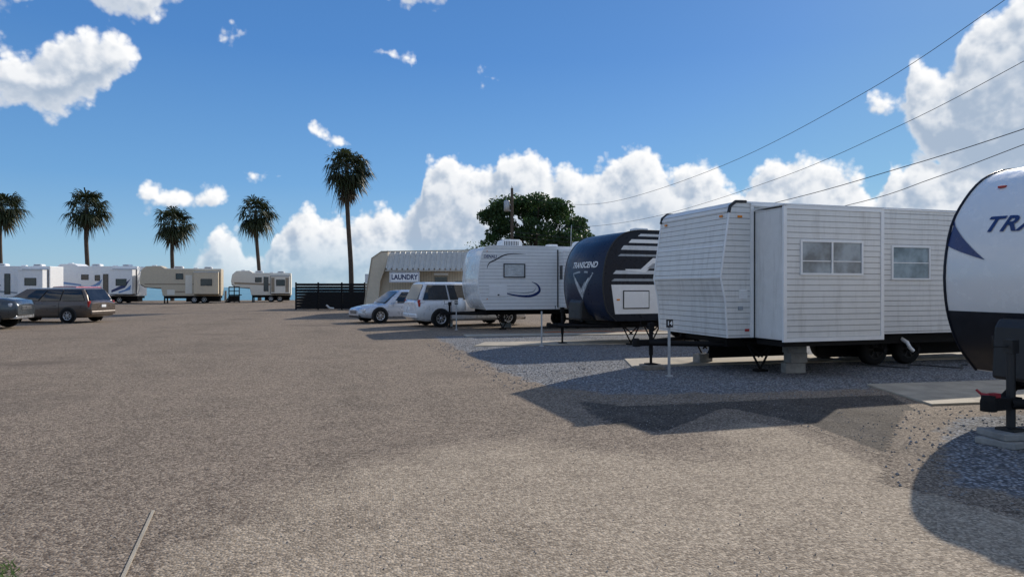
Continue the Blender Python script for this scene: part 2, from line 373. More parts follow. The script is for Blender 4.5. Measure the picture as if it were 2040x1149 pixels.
class Shell:
    def __init__(s,front,L,W,plan=0,zr=None,n=14):
        s.f=front; s.L=L; s.W=W; s.plan=plan; s.zr=zr or front[-1][1]; s.n=n
    def px(s,z):
        P=s.f
        if z<=P[0][1]: return P[0][0]
        for a,b in zip(P,P[1:]):
            if a[1]<=z<=b[1]: return a[0]+(b[0]-a[0])*(z-a[1])/max(1e-6,b[1]-a[1])
        return P[-1][0]
    def off(s,y,x=0): return s.plan*abs(2*y/s.W)**2.5*max(0,1-x/1.6)
    def fp(s,y,z,e=.006):
        x=s.px(z); return (x+s.off(y,x)-e,y,z)
    def build(s,m,t,bevel=.02,name='body',mi_front=None):
        prof=s.f; mb=MB(); ys=[-s.W/2+s.W*i/s.n for i in range(s.n+1)]
        V=[]; q=len(prof)+2
        for y in ys:
            cam=.04*(1-(2*y/s.W)**2)
            V+=[(x+s.off(y,x),y,z) for x,z in prof]+[(s.L,y,s.zr+cam),(s.L,y,prof[0][1])]
        Fs=[]
        for i in range(s.n):
            for j in range(q): Fs.append((i*q+j,(i+1)*q+j,(i+1)*q+(j+1)%q,i*q+(j+1)%q))
        mb.add(V,Fs,0,s.plan>0)
        mb.add(V[:q],[tuple(range(q))]); mb.add(V[s.n*q:],[tuple(range(q))])
        o=mb.build(name,m,t)
        bm=bmesh.new(); bm.from_mesh(o.data); bmesh.ops.remove_doubles(bm,verts=bm.verts,dist=1e-5); bmesh.ops.recalc_face_normals(bm,faces=bm.faces)
        for e in bm.edges:
            if len(e.link_faces)==2 and e.calc_face_angle(0)>R(38): e.smooth=False
        bm.to_mesh(o.data); bm.free()
        return o
    def band(s,z0,z1,y0,y1,m,t,name,e=.006,nz=8,ny=14,label=None):
        zs=sorted(set([z0+(z1-z0)*j/nz for j in range(nz+1)]+[z for x,z in s.f if z0<z<z1]))
        ys=sorted(set([y0+(y1-y0)*i/ny for i in range(ny+1)]+[yy for yy in [-s.W/2+s.W*i/s.n for i in range(s.n+1)] if y0<yy<y1]))
        mb=MB(); V=[s.fp(y,z,e) for y in ys for z in zs]; q=len(zs)
        mb.add(V,[(i*q+j,(i+1)*q+j,(i+1)*q+j+1,i*q+j+1) for i in range(len(ys)-1) for j in range(q-1)],0,True)
        return mb.build(name,m,t,fix=False,label=label)
    def edge(s,sgn,m,t,r=.02,name='edge_trim'):
        y=sgn*s.W/2; mb=MB(); mb.tube([(x+s.off(y,x)-.005,y,z) for x,z in s.f]+[(s.L,y,s.zr)],r,6); return mb.build(name,m,t)
def chassis(t,L,W,zb,xf,tip,wx,wr=.33,rim='rim_white',jackh=1.0,jack_x=None,footz=.0,jackm='chassis',win=.22):
    mb=MB()
    for s in(-1,1):
        mb.bb(xf,L-.1,s*.82-.04,s*.82+.04,zb-.2,zb-.002)
    for x in [xf+.1+i*1.1 for i in range(int((L-xf)/1.1))]: mb.bb(x-.03,x+.03,-.78,.78,zb-.14,zb-.03)
    for x in wx: mb.tube([(x,-W/2+.2,wr),(x,W/2-.2,wr)],.045,8)
    mb.bb(xf+.5,L-.4,-.95,.95,zb-.05,zb-.003)
    mb.build('chassis',M['chassis'],t)
    mb=MB(); zt=zb-.16
    for s in(-1,1): mb.tube([(xf+.1,s*.82,zt),(tip+.25,s*.06,zt)],.055,4)
    mb.bb(tip,tip+.4,-.07,.07,zt-.06,zt+.06); mb.lathe([(0,.09),(.06,.09),(.075,.03),(.075,-.07)],(tip,0,zt),'z',12)
    mb.build('tongue',M['chassis'],t)
    jx=tip+.3 if jack_x is None else jack_x
    mb=MB(); mb.tube([(jx,0,footz+.02),(jx,0,zt+.3)],.028,10); mb.tube([(jx,0,zt-.25),(jx,0,jackh)],.042,10)
    mb.bb(jx-.05,jx+.05,-.05,.05,jackh-.02,jackh+.12); mb.tube([(jx,0,jackh+.05),(jx-.2,.05,jackh+.05),(jx-.2,.05,jackh+.16)],.012,6)
    mb.bb(jx-.1,jx+.1,-.1,.1,footz,footz+.025); mb.build('tongue_jack',M[jackm],t)
    for x in wx:
        for s in(-1,1): wheel(t,x,s*(W/2-win),wr,.2,M[rim],6)
def scissor(t,x,y,zb,foot=.02):
    mb=MB()
    mb.bb(x-.35,x+.35,y-.05,y+.05,zb-.04,zb-.005)
    zt=zb-.04; zm=(zt+foot)/2
    for a,b_ in(((x-.3,zt),(x,foot+.03)),((x+.3,zt),(x,foot+.03)),((x-.3,zt),(x+.05,zm)),((x+.3,zt),(x-.05,zm))):
        mb.tube([(a[0],y,a[1]),(b_[0],y,b_[1])],.022,5)
    mb.bb(x-.12,x+.12,y-.08,y+.08,foot-.015,foot+.03)
    mb.build('stabilizer_jack',M['chassis'],t)
def air_con(t,x,z,l=.85,w=.7,h=.3):
    mb=MB(); mb.prism([(x-l/2,z),(x-l/2+.06,z+h*.85),(x-l/2+.18,z+h),(x+l/2-.12,z+h),(x+l/2,z+h*.7),(x+l/2,z)],-w/2,w/2)
    o=mb.build('air_conditioner',M['white_trim'],t,bevel=.03)
    mb=MB()
    for i in range(9): xx=x-l/2+.16+i*(l-.34)/8; mb.bb(xx-.016,xx+.016,-w/2-.004,-w/2+.02,z+.06,z+h*.75)
    mb.build('vent_grille',M['dark_panel'],o)
def roof_vent(t,x,y,z):
    mb=MB(); mb.bb(x-.2,x+.2,y-.2,y+.2,z,z+.12); mb.build('roof_vent',M['white_trim'],t,bevel=.03)
def light(t,p,m='amber',s=(.02,.10,.045),name='marker_light'):
    mb=MB(); mb.box(p,s); mb.build(name,M[m],t,bevel=.008)
TG='travel trailers parked in the row on the right'
# ------------------------------------------------------------------ old white trailer, site 14
t=thing('travel_trailer','old white ribbed travel trailer with a slide-out, standing behind the number 14 post','trailer',(6.16,12.96,0),R(6),TG)
W=2.5; S14=Shell([(.20,.70),(.15,1.40),(.05,1.84),(.25,3.16),(.36,3.25)],8.8,W,0,3.22,8); yn=-W/2
S14.build(M['white_siding'],t)
for za,zb_ in((1.82,1.855),(2.42,2.455),(3.08,3.12)): S14.band(za,zb_,-W/2+.03,W/2-.03,M['white_trim'],t,'front_seam',.012,1,1)
for s in(-1,1): S14.edge(s,M['white_trim'],t,.018)
for s in(-1,1):
    mb=MB(); y=s*W/2; mb.tube([(.22,y,3.05),(.25,y,3.17),(.37,y,3.26),(.6,y,3.265)],.032,6); mb.build('corner_cap',M['black_plastic'],t)
mb=MB(); mb.bb(.45,8.75,-1.22,1.22,3.262,3.275); mb.build('roof_skin',M['white_panel'],t)
light(t,S14.fp(-1.02,3.0,.02)); light(t,S14.fp(1.02,3.0,.02))
light(t,(.46,yn-.008,2.98),s=(.1,.02,.045)); light(t,(.62,yn-.008,.84),'red_lens',s=(.09,.02,.05))
mb=MB(); mb.bb(.44,.62,yn-.02,yn,1.42,1.60)
for i in range(4): mb.bb(.46,.60,yn-.03,yn-.02,1.445+i*.04,1.465+i*.04)
mb.build('vent_hatch',M['white_trim'],t,bevel=.006)
mb=MB(); mb.bb(.42,.52,yn-.03,yn,1.22,1.29); mb.build('outlet_cover',M['grey_graphic'],t,bevel=.006)
sx0,sx1,sy,sz0,sz1=.79,2.98,yn-.84,.70,3.08
mb=MB(); mb.bb(sx0,sx1,sy,yn+.02,sz0,sz1)
so=mb.build('slide_out',M['white_siding'],t)
mb=MB(); mb.bb(sx0-.006,sx0-.001,sy+.03,yn-.03,sz0+.03,sz1-.03); mb.build('slide_side_panel',M['white_panel'],so)
mb=MB()
for x in(sx0,sx1): mb.bb(x-.035,x+.035,sy-.02,sy+.02,sz0-.03,sz1+.02)
mb.bb(sx0+.034,sx1-.034,sy-.018,sy+.02,sz1-.03,sz1+.03); mb.bb(sx0+.034,sx1-.034,sy-.018,sy+.02,sz0-.03,sz0+.04); mb.build('slide_trim',M['white_trim'],so)
for a0,a1 in((sx0-.035,sx0-.012),(sx1+.04,sx1+.06)):
    mb=MB(); mb.bb(a0,a1,yn-.03,yn-.001,sz0,sz1); mb.build('slide_seal',M['dark_panel'],t)
mb=MB(); mb.bb(sx0-.10,sx0-.037,yn-.03,yn-.001,sz0,sz1+.105); mb.bb(sx1+.062,sx1+.14,yn-.03,yn-.001,sz0,sz1+.105); mb.bb(sx0-.10,sx1+.14,yn-.04,yn-.001,sz1+.106,sz1+.15); mb.build('slide_frame_trim',M['white_trim'],t)
mb=MB(); mb.bb(sx0-.02,sx1+.02,sy-.02,yn-.05,sz1+.032,sz1+.05); mb.build('slide_roof',M['white_panel'],so)
window(so,1.12,2.52,1.87,2.50,sy,2,2,.035,'white_trim','glass_grey',False,railz=.40)
window(t,4.08,5.10,1.80,2.50,yn,1,2,.035,'white_trim','glass_grey')
window(t,6.2,7.0,1.84,2.46,yn,1,2,.035,'white_trim','glass_grey')
chassis(t,8.8,W,.70,.45,-1.05,(4.15,5.05),.34,'rim_dark',jackh=.82,jack_x=-.72,footz=.1,win=.55)
mb=MB(); mb.bb(3.1,8.6,-.30,-.27,.15,.66); mb.bb(1.0,3.0,.55,.58,.12,.66); mb.bb(3.2,8.6,-1.02,-.99,.48,.695); mb.build('underbody_shade_panel',M['chassis'],t)  # panels added to block light and darken the underside
scissor(t,1.15,-.95,.60); scissor(t,7.8,-.95,.60); scissor(t,1.15,.95,.60)
mb=MB(); mb.bb(sx0+.05,sx1-.05,sy+.06,yn,sz0-.12,sz0-.032); mb.build('slide_frame',M['chassis'],so)
mb=MB(); mb.tube([(4.62,-.9,.62),(4.62,-1.15,.5),(4.66,-1.17,.40),(4.75,-1.17,.33)],.04,8); mb.build('drain_pipe',M['white_trim'],t)
roof_vent(t,2.5,.2,3.27)
def cinder(name,label,x,y,z,rz=0,group=None):
    o=thing(name,label,'concrete block',(x,y,z),rz,group)
    mb=MB()
    mb.bb(-.2,.2,-.1,-.06,0,.19); mb.bb(-.2,.2,.06,.1,0,.19)
    for x_ in(-.18,0,.18): mb.bb(x_-.02,x_+.02,-.06,.06,0,.19)
    mb.build('shell',M['block'],o,bevel=.006)
    mb=MB(); mb.bb(-.155,.155,-.055,.055,.05,.06); mb.build('core_web',M['block'],o)
    return o
bx,by=gp(1583,742)
for i,l in enumerate(('bottom concrete block of the stack under the white slide-out','middle concrete block of the stack under the white slide-out','top concrete block of the stack under the white slide-out')):
    cinder('concrete_block',l,bx+(-.03,.035,-.01)[i],by+(0,.02,-.01)[i],.004+i*.194,R((-6,9,1)[i]),'concrete blocks under the white trailer')
bx,by=gp(1400,722); cinder('concrete_block','lone concrete block beneath the nose of the old white trailer',bx,by,.004,R(20),'concrete blocks under the white trailer')
mb=MB(); mb.box((0,0,.025),(.5,.28,.05),rz=.2); mb.box((0,0,.075),(.42,.26,.048),rz=-.1)
o=mb.build('wood_blocking',M['old_wood'],bevel=.006); o.location=(5.45,12.89,.004); tag(o,'weathered boards under the jack of the old white trailer','wood boards')
# ------------------------------------------------------------------ near trailer (right edge)
Wn=2.44
prof=[(.66,.60),(.36,.88),(.19,1.165),(.09,1.48),(.07,1.91),(.19,2.41),(.45,2.76),(.78,3.02),(1.18,3.16),(1.6,3.20)]
prof=smoothpts(prof,3)
t=thing('travel_trailer','white travel trailer with rounded nose, blue lettering and dark skirt at the right edge','trailer',(6.97,6.05,0),R(8),TG)
SN=Shell(prof,8.2,Wn,.12,3.2,16); SN.build(M['white_gloss'],t)
SN.band(.61,1.36,-Wn/2+.005,Wn/2-.005,M['dark_panel'],t,'lower_cap',.007,6,16)
for s in(-1,1): SN.edge(s,M['black_gloss'],t,.018)
mb=MB(); mb.bb(.9,8.2,-Wn/2-.006,-Wn/2-.001,.6,1.0); mb.build('side_skirt',M['dark_panel'],t)
mb=MB(); mb.bb(.9,8.2,Wn/2+.001,Wn/2+.006,.6,1.0); mb.build('side_skirt',M['dark_panel'],t)
text('lettering','TRACER',.25,M['blue_graphic'],t,lambda s,v:SN.fp(.75-s*1.30,2.38+v-.05*s,.012),.32,.006,'LEFT',1.08)
def cappoly(lo,hi,m,name,Sh,t,e=.010):
    mb=MB(); mb.strip([Sh.fp(y,z,e) for y,z in lo],[Sh.fp(y,z,e) for y,z in hi]); return mb.build(name,m,t,fix=False)
for sg_ in(1,-1):
    ys_=[1.215,1.15,1.08,1.0,.92,.84,.76,.66]
    cappoly([(sg_*y,2.17-.20*((1.215-y)/.555)**.85) for y in ys_],[(sg_*y,2.50-.525*((1.215-y)/.555)**.80) for y in ys_],M['blue_graphic'],'swoosh',SN,t)
for y in(.78,0,-.78): light(t,SN.fp(y,2.86,.012),'red_lens',(.05,.09,.028))
window(t,3.0,4.2,1.7,2.4,-Wn/2,1,1,.03,'black_plastic','glass'); window(t,5.2,6.2,1.7,2.4,-Wn/2,1,1,.03,'black_plastic','glass')
chassis(t,8.2,Wn,.60,.75,-.75,(4.2,5.1),.36,'rim_dark',jackh=.98,jack_x=-.42,footz=.148,jackm='black_plastic')
mb=MB(); mb.prism([(-.08,.62),(-.04,1.2),(.03,1.3),(.36,1.3),(.42,1.2),(.42,.62)],-.46,.46); mb.build('propane_cover',M['black_plastic'],t,bevel=.04)
mb=MB(); mb.bb(-.72,-.62,-.035,.035,.505,.55); mb.tube([(-.68,0,.52),(-.76,.07,.53)],.022,8); mb.tube([(-.75,.07,.53),(-.78,.11,.58)],.014,6); mb.build('coupler_latch',M['red_paint'],t)
cs,sn_=math.cos(R(8)),math.sin(R(8))
for i,(l,z,s) in enumerate((('lower flat concrete slab under the jack of the near trailer',.004,.56),('upper flat concrete slab under the jack of the near trailer',.077,.46))):
    mb=MB(); mb.bb(-s/2,s/2,-.2,.2,0,.07); o=mb.build('concrete_slab',M['block'],bevel=.012); o.location=(6.97-.42*cs,6.05-.42*sn_,z); o.rotation_euler.z=R(12-20*i); tag(o,l,'concrete slab','slabs under the near jack')
# ------------------------------------------------------------------ dark trailer, site 13
Wt=2.44
t=thing('travel_trailer','black and white travel trailer with dark curved nose beside the old white trailer','trailer',(5.76,19.2,0),R(10),TG)
pr=smoothpts([(.50,.70),(.18,.95),(.05,1.3),(.0,1.75),(.05,2.2),(.18,2.6),(.45,2.95),(.85,3.18),(1.4,3.26)],3)
ST=Shell(pr,8.6,Wt,.24,3.26,18); ST.build(M['black_gloss'],t); yt=-Wt/2
ST.band(.72,3.1,-Wt/2+.01,Wt/2-.01,M['navy_cap'],t,'front_cap',.006,16,18)
CXT=-.36
text('lettering','TRANSCEND',.235,M['white_trim'],t,lambda s,v:ST.fp(CXT-s*.92,2.28+v,.014),.2,.006,'CENTER',1.0)
for k,(a,mm) in enumerate(((.62,'grey_graphic'),(.44,'pale_graphic'),(.26,'grey_graphic'))):
    mb=MB()
    for s in(-1,1):
        mb.strip([ST.fp(CXT+s*a*q*.80,1.40+a*q*.95-.10*(1-q)+(.06*k),.013) for q in(0,.33,.66,1)],[ST.fp(CXT+s*a*q*.80,1.40+a*q*.95+.08+(.06*k)-.02*q,.013) for q in(0,.33,.66,1)])
    mb.build('chevron_emblem',M[mm],t,fix=False)
cappoly([(CXT-.52,2.02),(CXT-.2,2.06),(CXT+.2,2.06),(CXT+.52,2.02)],[(CXT-.52,2.06),(CXT-.2,2.11),(CXT+.2,2.11),(CXT+.52,2.06)],M['grey_graphic'],'emblem_bar',ST,t)
for s in(-1,1): ST.edge(s,M['black_plastic'],t,.02)
def side(t,y,P,m,name,e=.006):
    mb=MB(); mb.poly([(x,y-e,z) for x,z in P]); return mb.build(name,M[m],t,fix=False)
side(t,yt,[(.62,.90),(8.55,.90),(8.55,1.72),(.50,1.72)],'white_gloss','white_panel')
for i,(z,h,x0,mm) in enumerate(((3.09,.07,1.35,'pale_graphic'),(2.90,.10,1.05,'white_trim'),(2.70,.12,.8,'pale_graphic'),(2.52,.06,.7,'grey_graphic'),(2.02,.10,.55,'pale_graphic'),(1.82,.07,.5,'grey_graphic'))):
    side(t,yt,[(x0,z),(7.5,z),(7.5,z+h),(x0+.10,z+h)],mm,'stripe',.007)
side(t,yt,[(.95,2.16),(1.45,2.16),(1.85,2.48),(4.5,2.48),(4.5,2.36),(1.95,2.36),(1.60,2.07),(.95,2.13)],'white_trim','stripe',.009)
side(t,yt,[(1.66,2.18),(1.92,2.18),(2.08,2.33),(1.85,2.33)],'grey_graphic','stripe',.009)
mb=MB(); mb.bb(.87,1.73,yt-.022,yt-.008,1.04,1.56); o=mb.build('storage_door',M['black_plastic'],t,bevel=.006)
mb=MB(); mb.bb(.90,1.70,yt-.03,yt-.0225,1.07,1.53); mb.build('door_panel',M['white_gloss'],o,bevel=.003)
light(t,(.72,yt-.012,1.3),'amber',(.1,.02,.045))
window(t,3.0,4.2,1.75,2.45,yt,1,1,.03,'black_plastic','glass')
chassis(t,8.6,Wt,.70,.65,-.85,(4.3,5.2),.36,'rim_dark',jackh=.95,jack_x=-.42,footz=.03)
mb=MB(); mb.prism([(-.05,.7),(-.02,1.2),(.05,1.3),(.5,1.3),(.55,1.2),(.55,.7)],-.4,.4); mb.build('propane_cover',M['black_plastic'],t,bevel=.05)
scissor(t,1.3,-.95,.62); scissor(t,2.1,-.8,.62); scissor(t,7.8,-.95,.62); air_con(t,4.4,3.28); roof_vent(t,1.9,-.4,3.27)
# ------------------------------------------------------------------ white trailer, site 12
t=thing('travel_trailer','clean white travel trailer with a foil-covered window and dark swoosh stripes','trailer',(3.60,26.9,0),R(6.5),TG)
Wd=2.44; yd=-Wd/2
SD=Shell(smoothpts([(.42,.78),(.18,1.15),(.06,1.7),(.09,2.3),(.20,2.9),(.36,3.17),(.7,3.24)],2),8.4,Wd,.08,3.24,12); SD.build(M['white_ribbed'],t)
SD.band(.85,3.05,-Wd/2+.02,Wd/2-.02,M['white_gloss'],t,'front_cap',.006,12,12)
for s in(-1,1): SD.edge(s,M['white_trim'],t,.02)
text('lettering','DENALI',.17,M['blue_graphic'],t,lambda s,v:(.34+s*.9,yd-.01,2.82+v),.15,.003)
def arcstrip(t,y,pts,w,m,name,e=.008):
    P=smoothpts(pts,5); n=len(P); A=[];B=[]
    for i,(x,z) in enumerate(P):
        a=P[max(i-1,0)];b_=P[min(i+1,n-1)]; dx,dz=b_[0]-a[0],b_[1]-a[1]; l=math.hypot(dx,dz); ww=w*(.12+.88*math.sin(PI*i/(n-1)))/2
        A.append((x-dz/l*ww,y-e,z+dx/l*ww)); B.append((x+dz/l*ww,y-e,z-dx/l*ww))
    mb=MB(); mb.strip(A,B); return mb.build(name,M[m],t,fix=False)
arcstrip(t,yd,[(.48,2.35),(.56,2.56),(.82,2.70),(1.3,2.92),(2.05,2.93)],.05,'dark_panel','stripe')
arcstrip(t,yd,[(1.0,1.48),(1.65,1.33),(2.25,1.31),(2.6,1.48),(2.55,1.72),(2.3,1.86)],.10,'blue_graphic','stripe')
arcstrip(t,yd,[(1.35,1.47),(1.95,1.43),(2.35,1.48),(2.47,1.64)],.04,'grey_graphic','stripe')
o=window(t,1.14,2.02,2.02,2.56,yd,1,1,.035,'black_plastic','foil')
mb=MB(); mb.bb(.55,1.28,yd-.02,yd-.004,1.30,1.72); o=mb.build('storage_door',M['white_trim'],t,bevel=.012)
mb=MB(); mb.bb(.9,.97,yd-.028,yd-.02,1.33,1.38); mb.build('latch',M['black_plastic'],o)
light(t,(.48,yd-.008,3.02)); light(t,(.48,yd-.008,1.2))
mb=MB(); mb.bb(3.42,6.9,yd-.55,yd+.01,.85,3.08); so=mb.build('slide_out',M['white_ribbed'],t,bevel=.015)
window(so,3.60,4.1,1.95,2.5,yd-.55,1,1,.03,'black_plastic','glass',False)
mb=MB(); mb.bb(3.414,3.419,yd-.42,yd-.13,1.95,2.5); mb.build('side_window',M['glass'],so)
mb=MB(); mb.bb(3.36,3.40,yd-.02,yd-.001,.85,3.12); mb.build('slide_seal',M['dark_panel'],t)
chassis(t,8.4,Wd,.78,.55,-1.0,(4.3,5.2),.34,'rim_dark',jackh=.95,footz=.05)
mb=MB()
for y in(-.19,.19): mb.lathe([(0,1.22),(.05,1.22),(.06,1.15),(.15,1.08),(.16,.75),(0,.72)],(-.25,y,0),'z',14)
mb.build('propane_bottle',M['white_trim'],t)
scissor(t,1.2,-.95,.68); air_con(t,1.75,3.26,.9); air_con(t,5.0,3.26,.8); roof_vent(t,3.4,-.5,3.25)
bx,by=gp(1008,652); cinder('concrete_block','concrete block below the clean white trailer with the foil window',bx,by,.004,R(5))
# ------------------------------------------------------------------ sign posts
def post(label,px,py,h,num,plate=True,ped=False):
    x,y=gp(px,py); t=thing('sign_post',label,'site post',(x,y,0),-YAW+R(5))
    mb=MB(); mb.bb(-.02,.02,-.02,.02,0,h); mb.build('pole',M['galv'],t)
    mb=MB(); mb.bb(-.06,.06,-.06,.06,0,.025); mb.build('base_plate',M['galv'],t)
    if plate:
        mb=MB(); mb.bb(-.065,.065,-.036,-.024,h-.14,h+.01); p=mb.build('number_plate',M['black_plastic'],t,bevel=.004)
        text('number',num,.105,M['white_trim'],p,lambda s,v:(s,-.040,h-.065+v),0,.003,'CENTER')
    return t
post('steel post with a black number 14 plate by the old white trailer',1333,750,1.05,'14')
post('plain galvanised post on the gravel before the dark trailer',1079,690,.98,'13',False)
t=post('post with a black number 12 plate by the clean white trailer',909,657,1.12,'12')
x,y=gp(899,650); t=thing('utility_pedestal','dark electric hookup pedestal with a meter beside the number 12 post','utility box',(x,y,0),-YAW)
mb=MB(); mb.bb(-.06,.06,-.05,.05,0,.75); mb.build('pedestal_post',M['galv'],t)
mb=MB(); mb.bb(-.13,.13,-.08,.08,.75,1.2); b_=mb.build('breaker_box',M['black_plastic'],t,bevel=.015)
mb=MB(); mb.lathe([(0,-.13),(.07,-.12),(.08,-.08)],(0,0,1.25),'y',14); mb.bb(-.1,.1,-.08,.06,1.2,1.38); mb.build('meter',M['galv'],t)
hp=[]; p0=gp(1085,664)
for i in range(30):
    hp.append((p0[0]+i*.14+.08*math.sin(i*.9),p0[1]+.25*math.sin(i*.55),.035))
tag(MB().tube(hp,.014,6).build('water_hose',M['hose_orange']),'orange hose lying under the dark nosed trailer','hose')
hp=[(9.6+.1*i,12.2+.25*math.sin(i*.6)-.02*i,.05) for i in range(25)]
tag(MB().tube(hp,.016,6).build('power_cable',M['black_plastic']),'black cable coiled under the rear of the old white trailer','cable')
# ------------------------------------------------------------------ cars
def car(name,label,cat,loc,rz,paint,st,gh,wx,wr,sidewin,doors,kind,group=None):
    t=thing(name,label,cat,loc,rz,group); L=st[-1][0]
    def sec(x):
        for a,b in zip(st,st[1:]):
            if a[0]<=x<=b[0]:
                k=(x-a[0])/(b[0]-a[0]); return [a[i]+(b[i]-a[i])*k for i in range(4)]
        return list(st[-1])
    def half(x):
        _,zb,zt,hw=sec(x); d=zt-zb
        return [(hw*.86,zb),(hw*.98,zb+.12*d),(hw,zb+.45*d),(hw*.99,zb+.72*d),(hw*.955,zb+.92*d),(hw*.84,zt),(hw*.4,zt+.03),]
    xs=sorted(set([round(s[0],3) for s in st]+[st[0][0]+(L-st[0][0])*i/24 for i in range(25)]))
    V=[];q=14
    for x in xs:
        h=half(x); V+=[(x,-y,z) for y,z in h]+[(x,y,z) for y,z in reversed(h)]
    mb=MB(); mb.add(V,[(i*q+j,i*q+(j+1)%q,(i+1)*q+(j+1)%q,(i+1)*q+j) for i in range(len(xs)-1) for j in range(q)],0,True)
    mb.add(V[:q],[tuple(range(q))]); mb.add(V[-q:],[tuple(range(q))]); 
    P=M[paint]; body=mb.build('body',P,t)
    xfb,xft,xrt,xrb,zb,zr,wb,wt=gh
    mb=MB(); n=5; V=[]
    for k,(xf,xr,z,w) in enumerate(((xfb,xrb,zb-.06,wb+.01),(xfb+(xft-xfb)*.5,xrb+(xrt-xrb)*.45,zb+(zr-zb)*.5,wb+(wt-wb)*.45),(xft,xrt,zr-.02,wt),(xft+.2,xrt-.12,zr+.02,wt*.55))):
        V+=[(xf,-w,z),(xr,-w,z),(xr,w,z),(xf,w,z)]
    Fs=[(4*k+j,4*k+(j+1)%4,4*k+4+(j+1)%4,4*k+4+j) for k in range(3) for j in range(4)]+[(12,13,14,15)]
    mb.add(V,Fs); mb.build('cabin',P,t,bevel=.05)
    def bl(c,u,v,e):
        a,b,cc,d=[Vector(p) for p in c]   # bottom0,bottom1,top1,top0
        p=(a*(1-u)+b*u)*(1-v)+(d*(1-u)+cc*u)*v; nrm=(b-a).cross(d-a).normalized(); return p+nrm*e
    for s in(-1,1):
        c=[(xfb,s*(wb),zb),(xrb,s*(wb),zb),(xrt,s*wt,zr),(xft,s*wt,zr)]
        e=.028*(1 if s<0 else -1)
        for u0,u1 in sidewin:
            mb=MB(); G_=[[bl(c,u0+(u1-u0)*i/3,v,e+(.012*(1 if s<0 else -1))*math.sin(PI*v)) for v in(.06,.35,.65,.86)] for i in range(4)]
            Vv=[p for r_ in G_ for p in r_]; mb.add(Vv,[(i*4+j,(i+1)*4+j,(i+1)*4+j+1,i*4+j+1) for i in range(3) for j in range(3)],0,True); mb.build('side_window',M['glass'],t)
        for dx0,dx1 in doors:
            mb=MB(); Vv=[]; ns=4
            for i in range(ns+1):
                x=dx0+(dx1-dx0)*i/ns; h=half(x)
                Vv+=[(x,s*(y+.007),z) for y,z in h[1:5]]
            mb.add(Vv,[(i*4+j,(i+1)*4+j,(i+1)*4+j+1,i*4+j+1) for i in range(ns) for j in range(3)],0,True); d=mb.build('door',P,t)
            h=half(dx1-.2); mb=MB(); mb.box((dx1-.2,s*(h[3][0]+.02),h[3][1]-.01),(.16,.03,.03)); mb.build('handle',P,d,bevel=.006)
            mb=MB(); h=half(dx1); mb.tube([(dx1+.008,s*(y+.003),z) for y,z in h[1:5]],.008,4); mb.build('seam',M['black_plastic'],d)
        hm=half(xfb+.35); mb=MB(); mb.box((xfb+.45,s*(hm[4][0]+.14),zb+.08),(.12,.2,.14)); mb.build('mirror',P,t,bevel=.03)
        for x in wx:
            h=half(x); mb=MB(); rr=wr+.055; y=s*(h[2][0]+.012)
            mb.lathe([(0,0),(rr,0),(rr+.02,-s*.03)],(x,y,wr),'y',26)
            keep=MB()
            keep.add([v for v in mb.v],[f for f in mb.f if sum(mb.v[i][2] for i in f)/4>sec(x)[1]-.05]); keep.build('wheel_arch',M['black_plastic'],t)
            wheel(t,x,s*(h[2][0]-.06),wr,.22,M['rim_silver'],7 if kind!='pickup' else 6)
    for c,nm in((((xfb,wb,zb),(xfb,-wb,zb),(xft,-wt,zr),(xft,wt,zr)),'windscreen'),(((xrb,-wb,zb),(xrb,wb,zb),(xrt,wt,zr),(xrt,-wt,zr)),'rear_window')):
        mb=MB(); Vv=[bl(c,u,v,.03) for u in(.07,.36,.64,.93) for v in(.08,.5,.9)]
        mb.add(Vv,[(i*3+j,(i+1)*3+j,(i+1)*3+j+1,i*3+j+1) for i in range(3) for j in range(2)],0,True); mb.build(nm,M['glass'],t)
    f0=st[1]; r0=st[-2]
    for s in(-1,1):
        x=st[2][0]*.42; h=sec(x)
        mb=MB(); mb.box((x+.03,s*(h[3]*.84),h[1]+(h[2]-h[1])*.74),(.30,.30,.15),rz=s*-.5); mb.build('headlight',M['clear_lens'],t,bevel=.04)
        if kind=='sedan': bs,zz=(.22,.3,.16),r0[1]+(r0[2]-r0[1])*.72
        else: bs,zz=(.10,.13,.30),r0[2]-.14
        mb=MB(); mb.box((r0[0]-.01,s*(r0[3]*.94),zz),bs,rz=s*.25); mb.build('tail_light',M['red_lens'],t,bevel=.03)
    mb=MB(); z=f0[1]+(f0[2]-f0[1])*.62; mb.bb(-.012,.1,-f0[3]*.5,f0[3]*.5,z-.10,z+.06)
    gr=mb.build('grille',M['black_plastic'],t,bevel=.02)
    mb=MB()
    for i in range(3): mb.bb(-.022,-.012,-f0[3]*.48,f0[3]*.48,z-.075+i*.05,z-.06+i*.05)
    mb.build('grille_bar',M['rim_silver'],gr)
    mb=MB(); mb.bb(.03,.3,-f0[3]*.9,f0[3]*.9,f0[1]-.02,f0[1]+.12); mb.build('front_bumper',M['black_plastic'] if kind!='pickup' else M['rim_silver'],t,bevel=.03)
    mb=MB(); mb.bb(L-.3,L+.03,-r0[3]*.95,r0[3]*.95,r0[1]+.08,r0[1]+.26); mb.build('rear_bumper',P,t,bevel=.04)
    mb=MB(); mb.bb(L+.005,L+.02,-.16,.16,r0[1]+.42,r0[1]+.54); mb.build('licence_plate',M['sign_white'],t)
    return t
VAN=[(0,.36,.62,.7),(.12,.27,.8,.88),(.6,.24,.95,.96),(1.1,.24,1.05,.99),(1.6,.24,1.08,1.0),(4.7,.24,1.1,.98),(5.0,.3,1.08,.93),(5.1,.42,.95,.88)]
VW=[(.20,.40),(.42,.66),(.68,.96)]; VD=[(1.45,2.45),(2.47,3.6)]
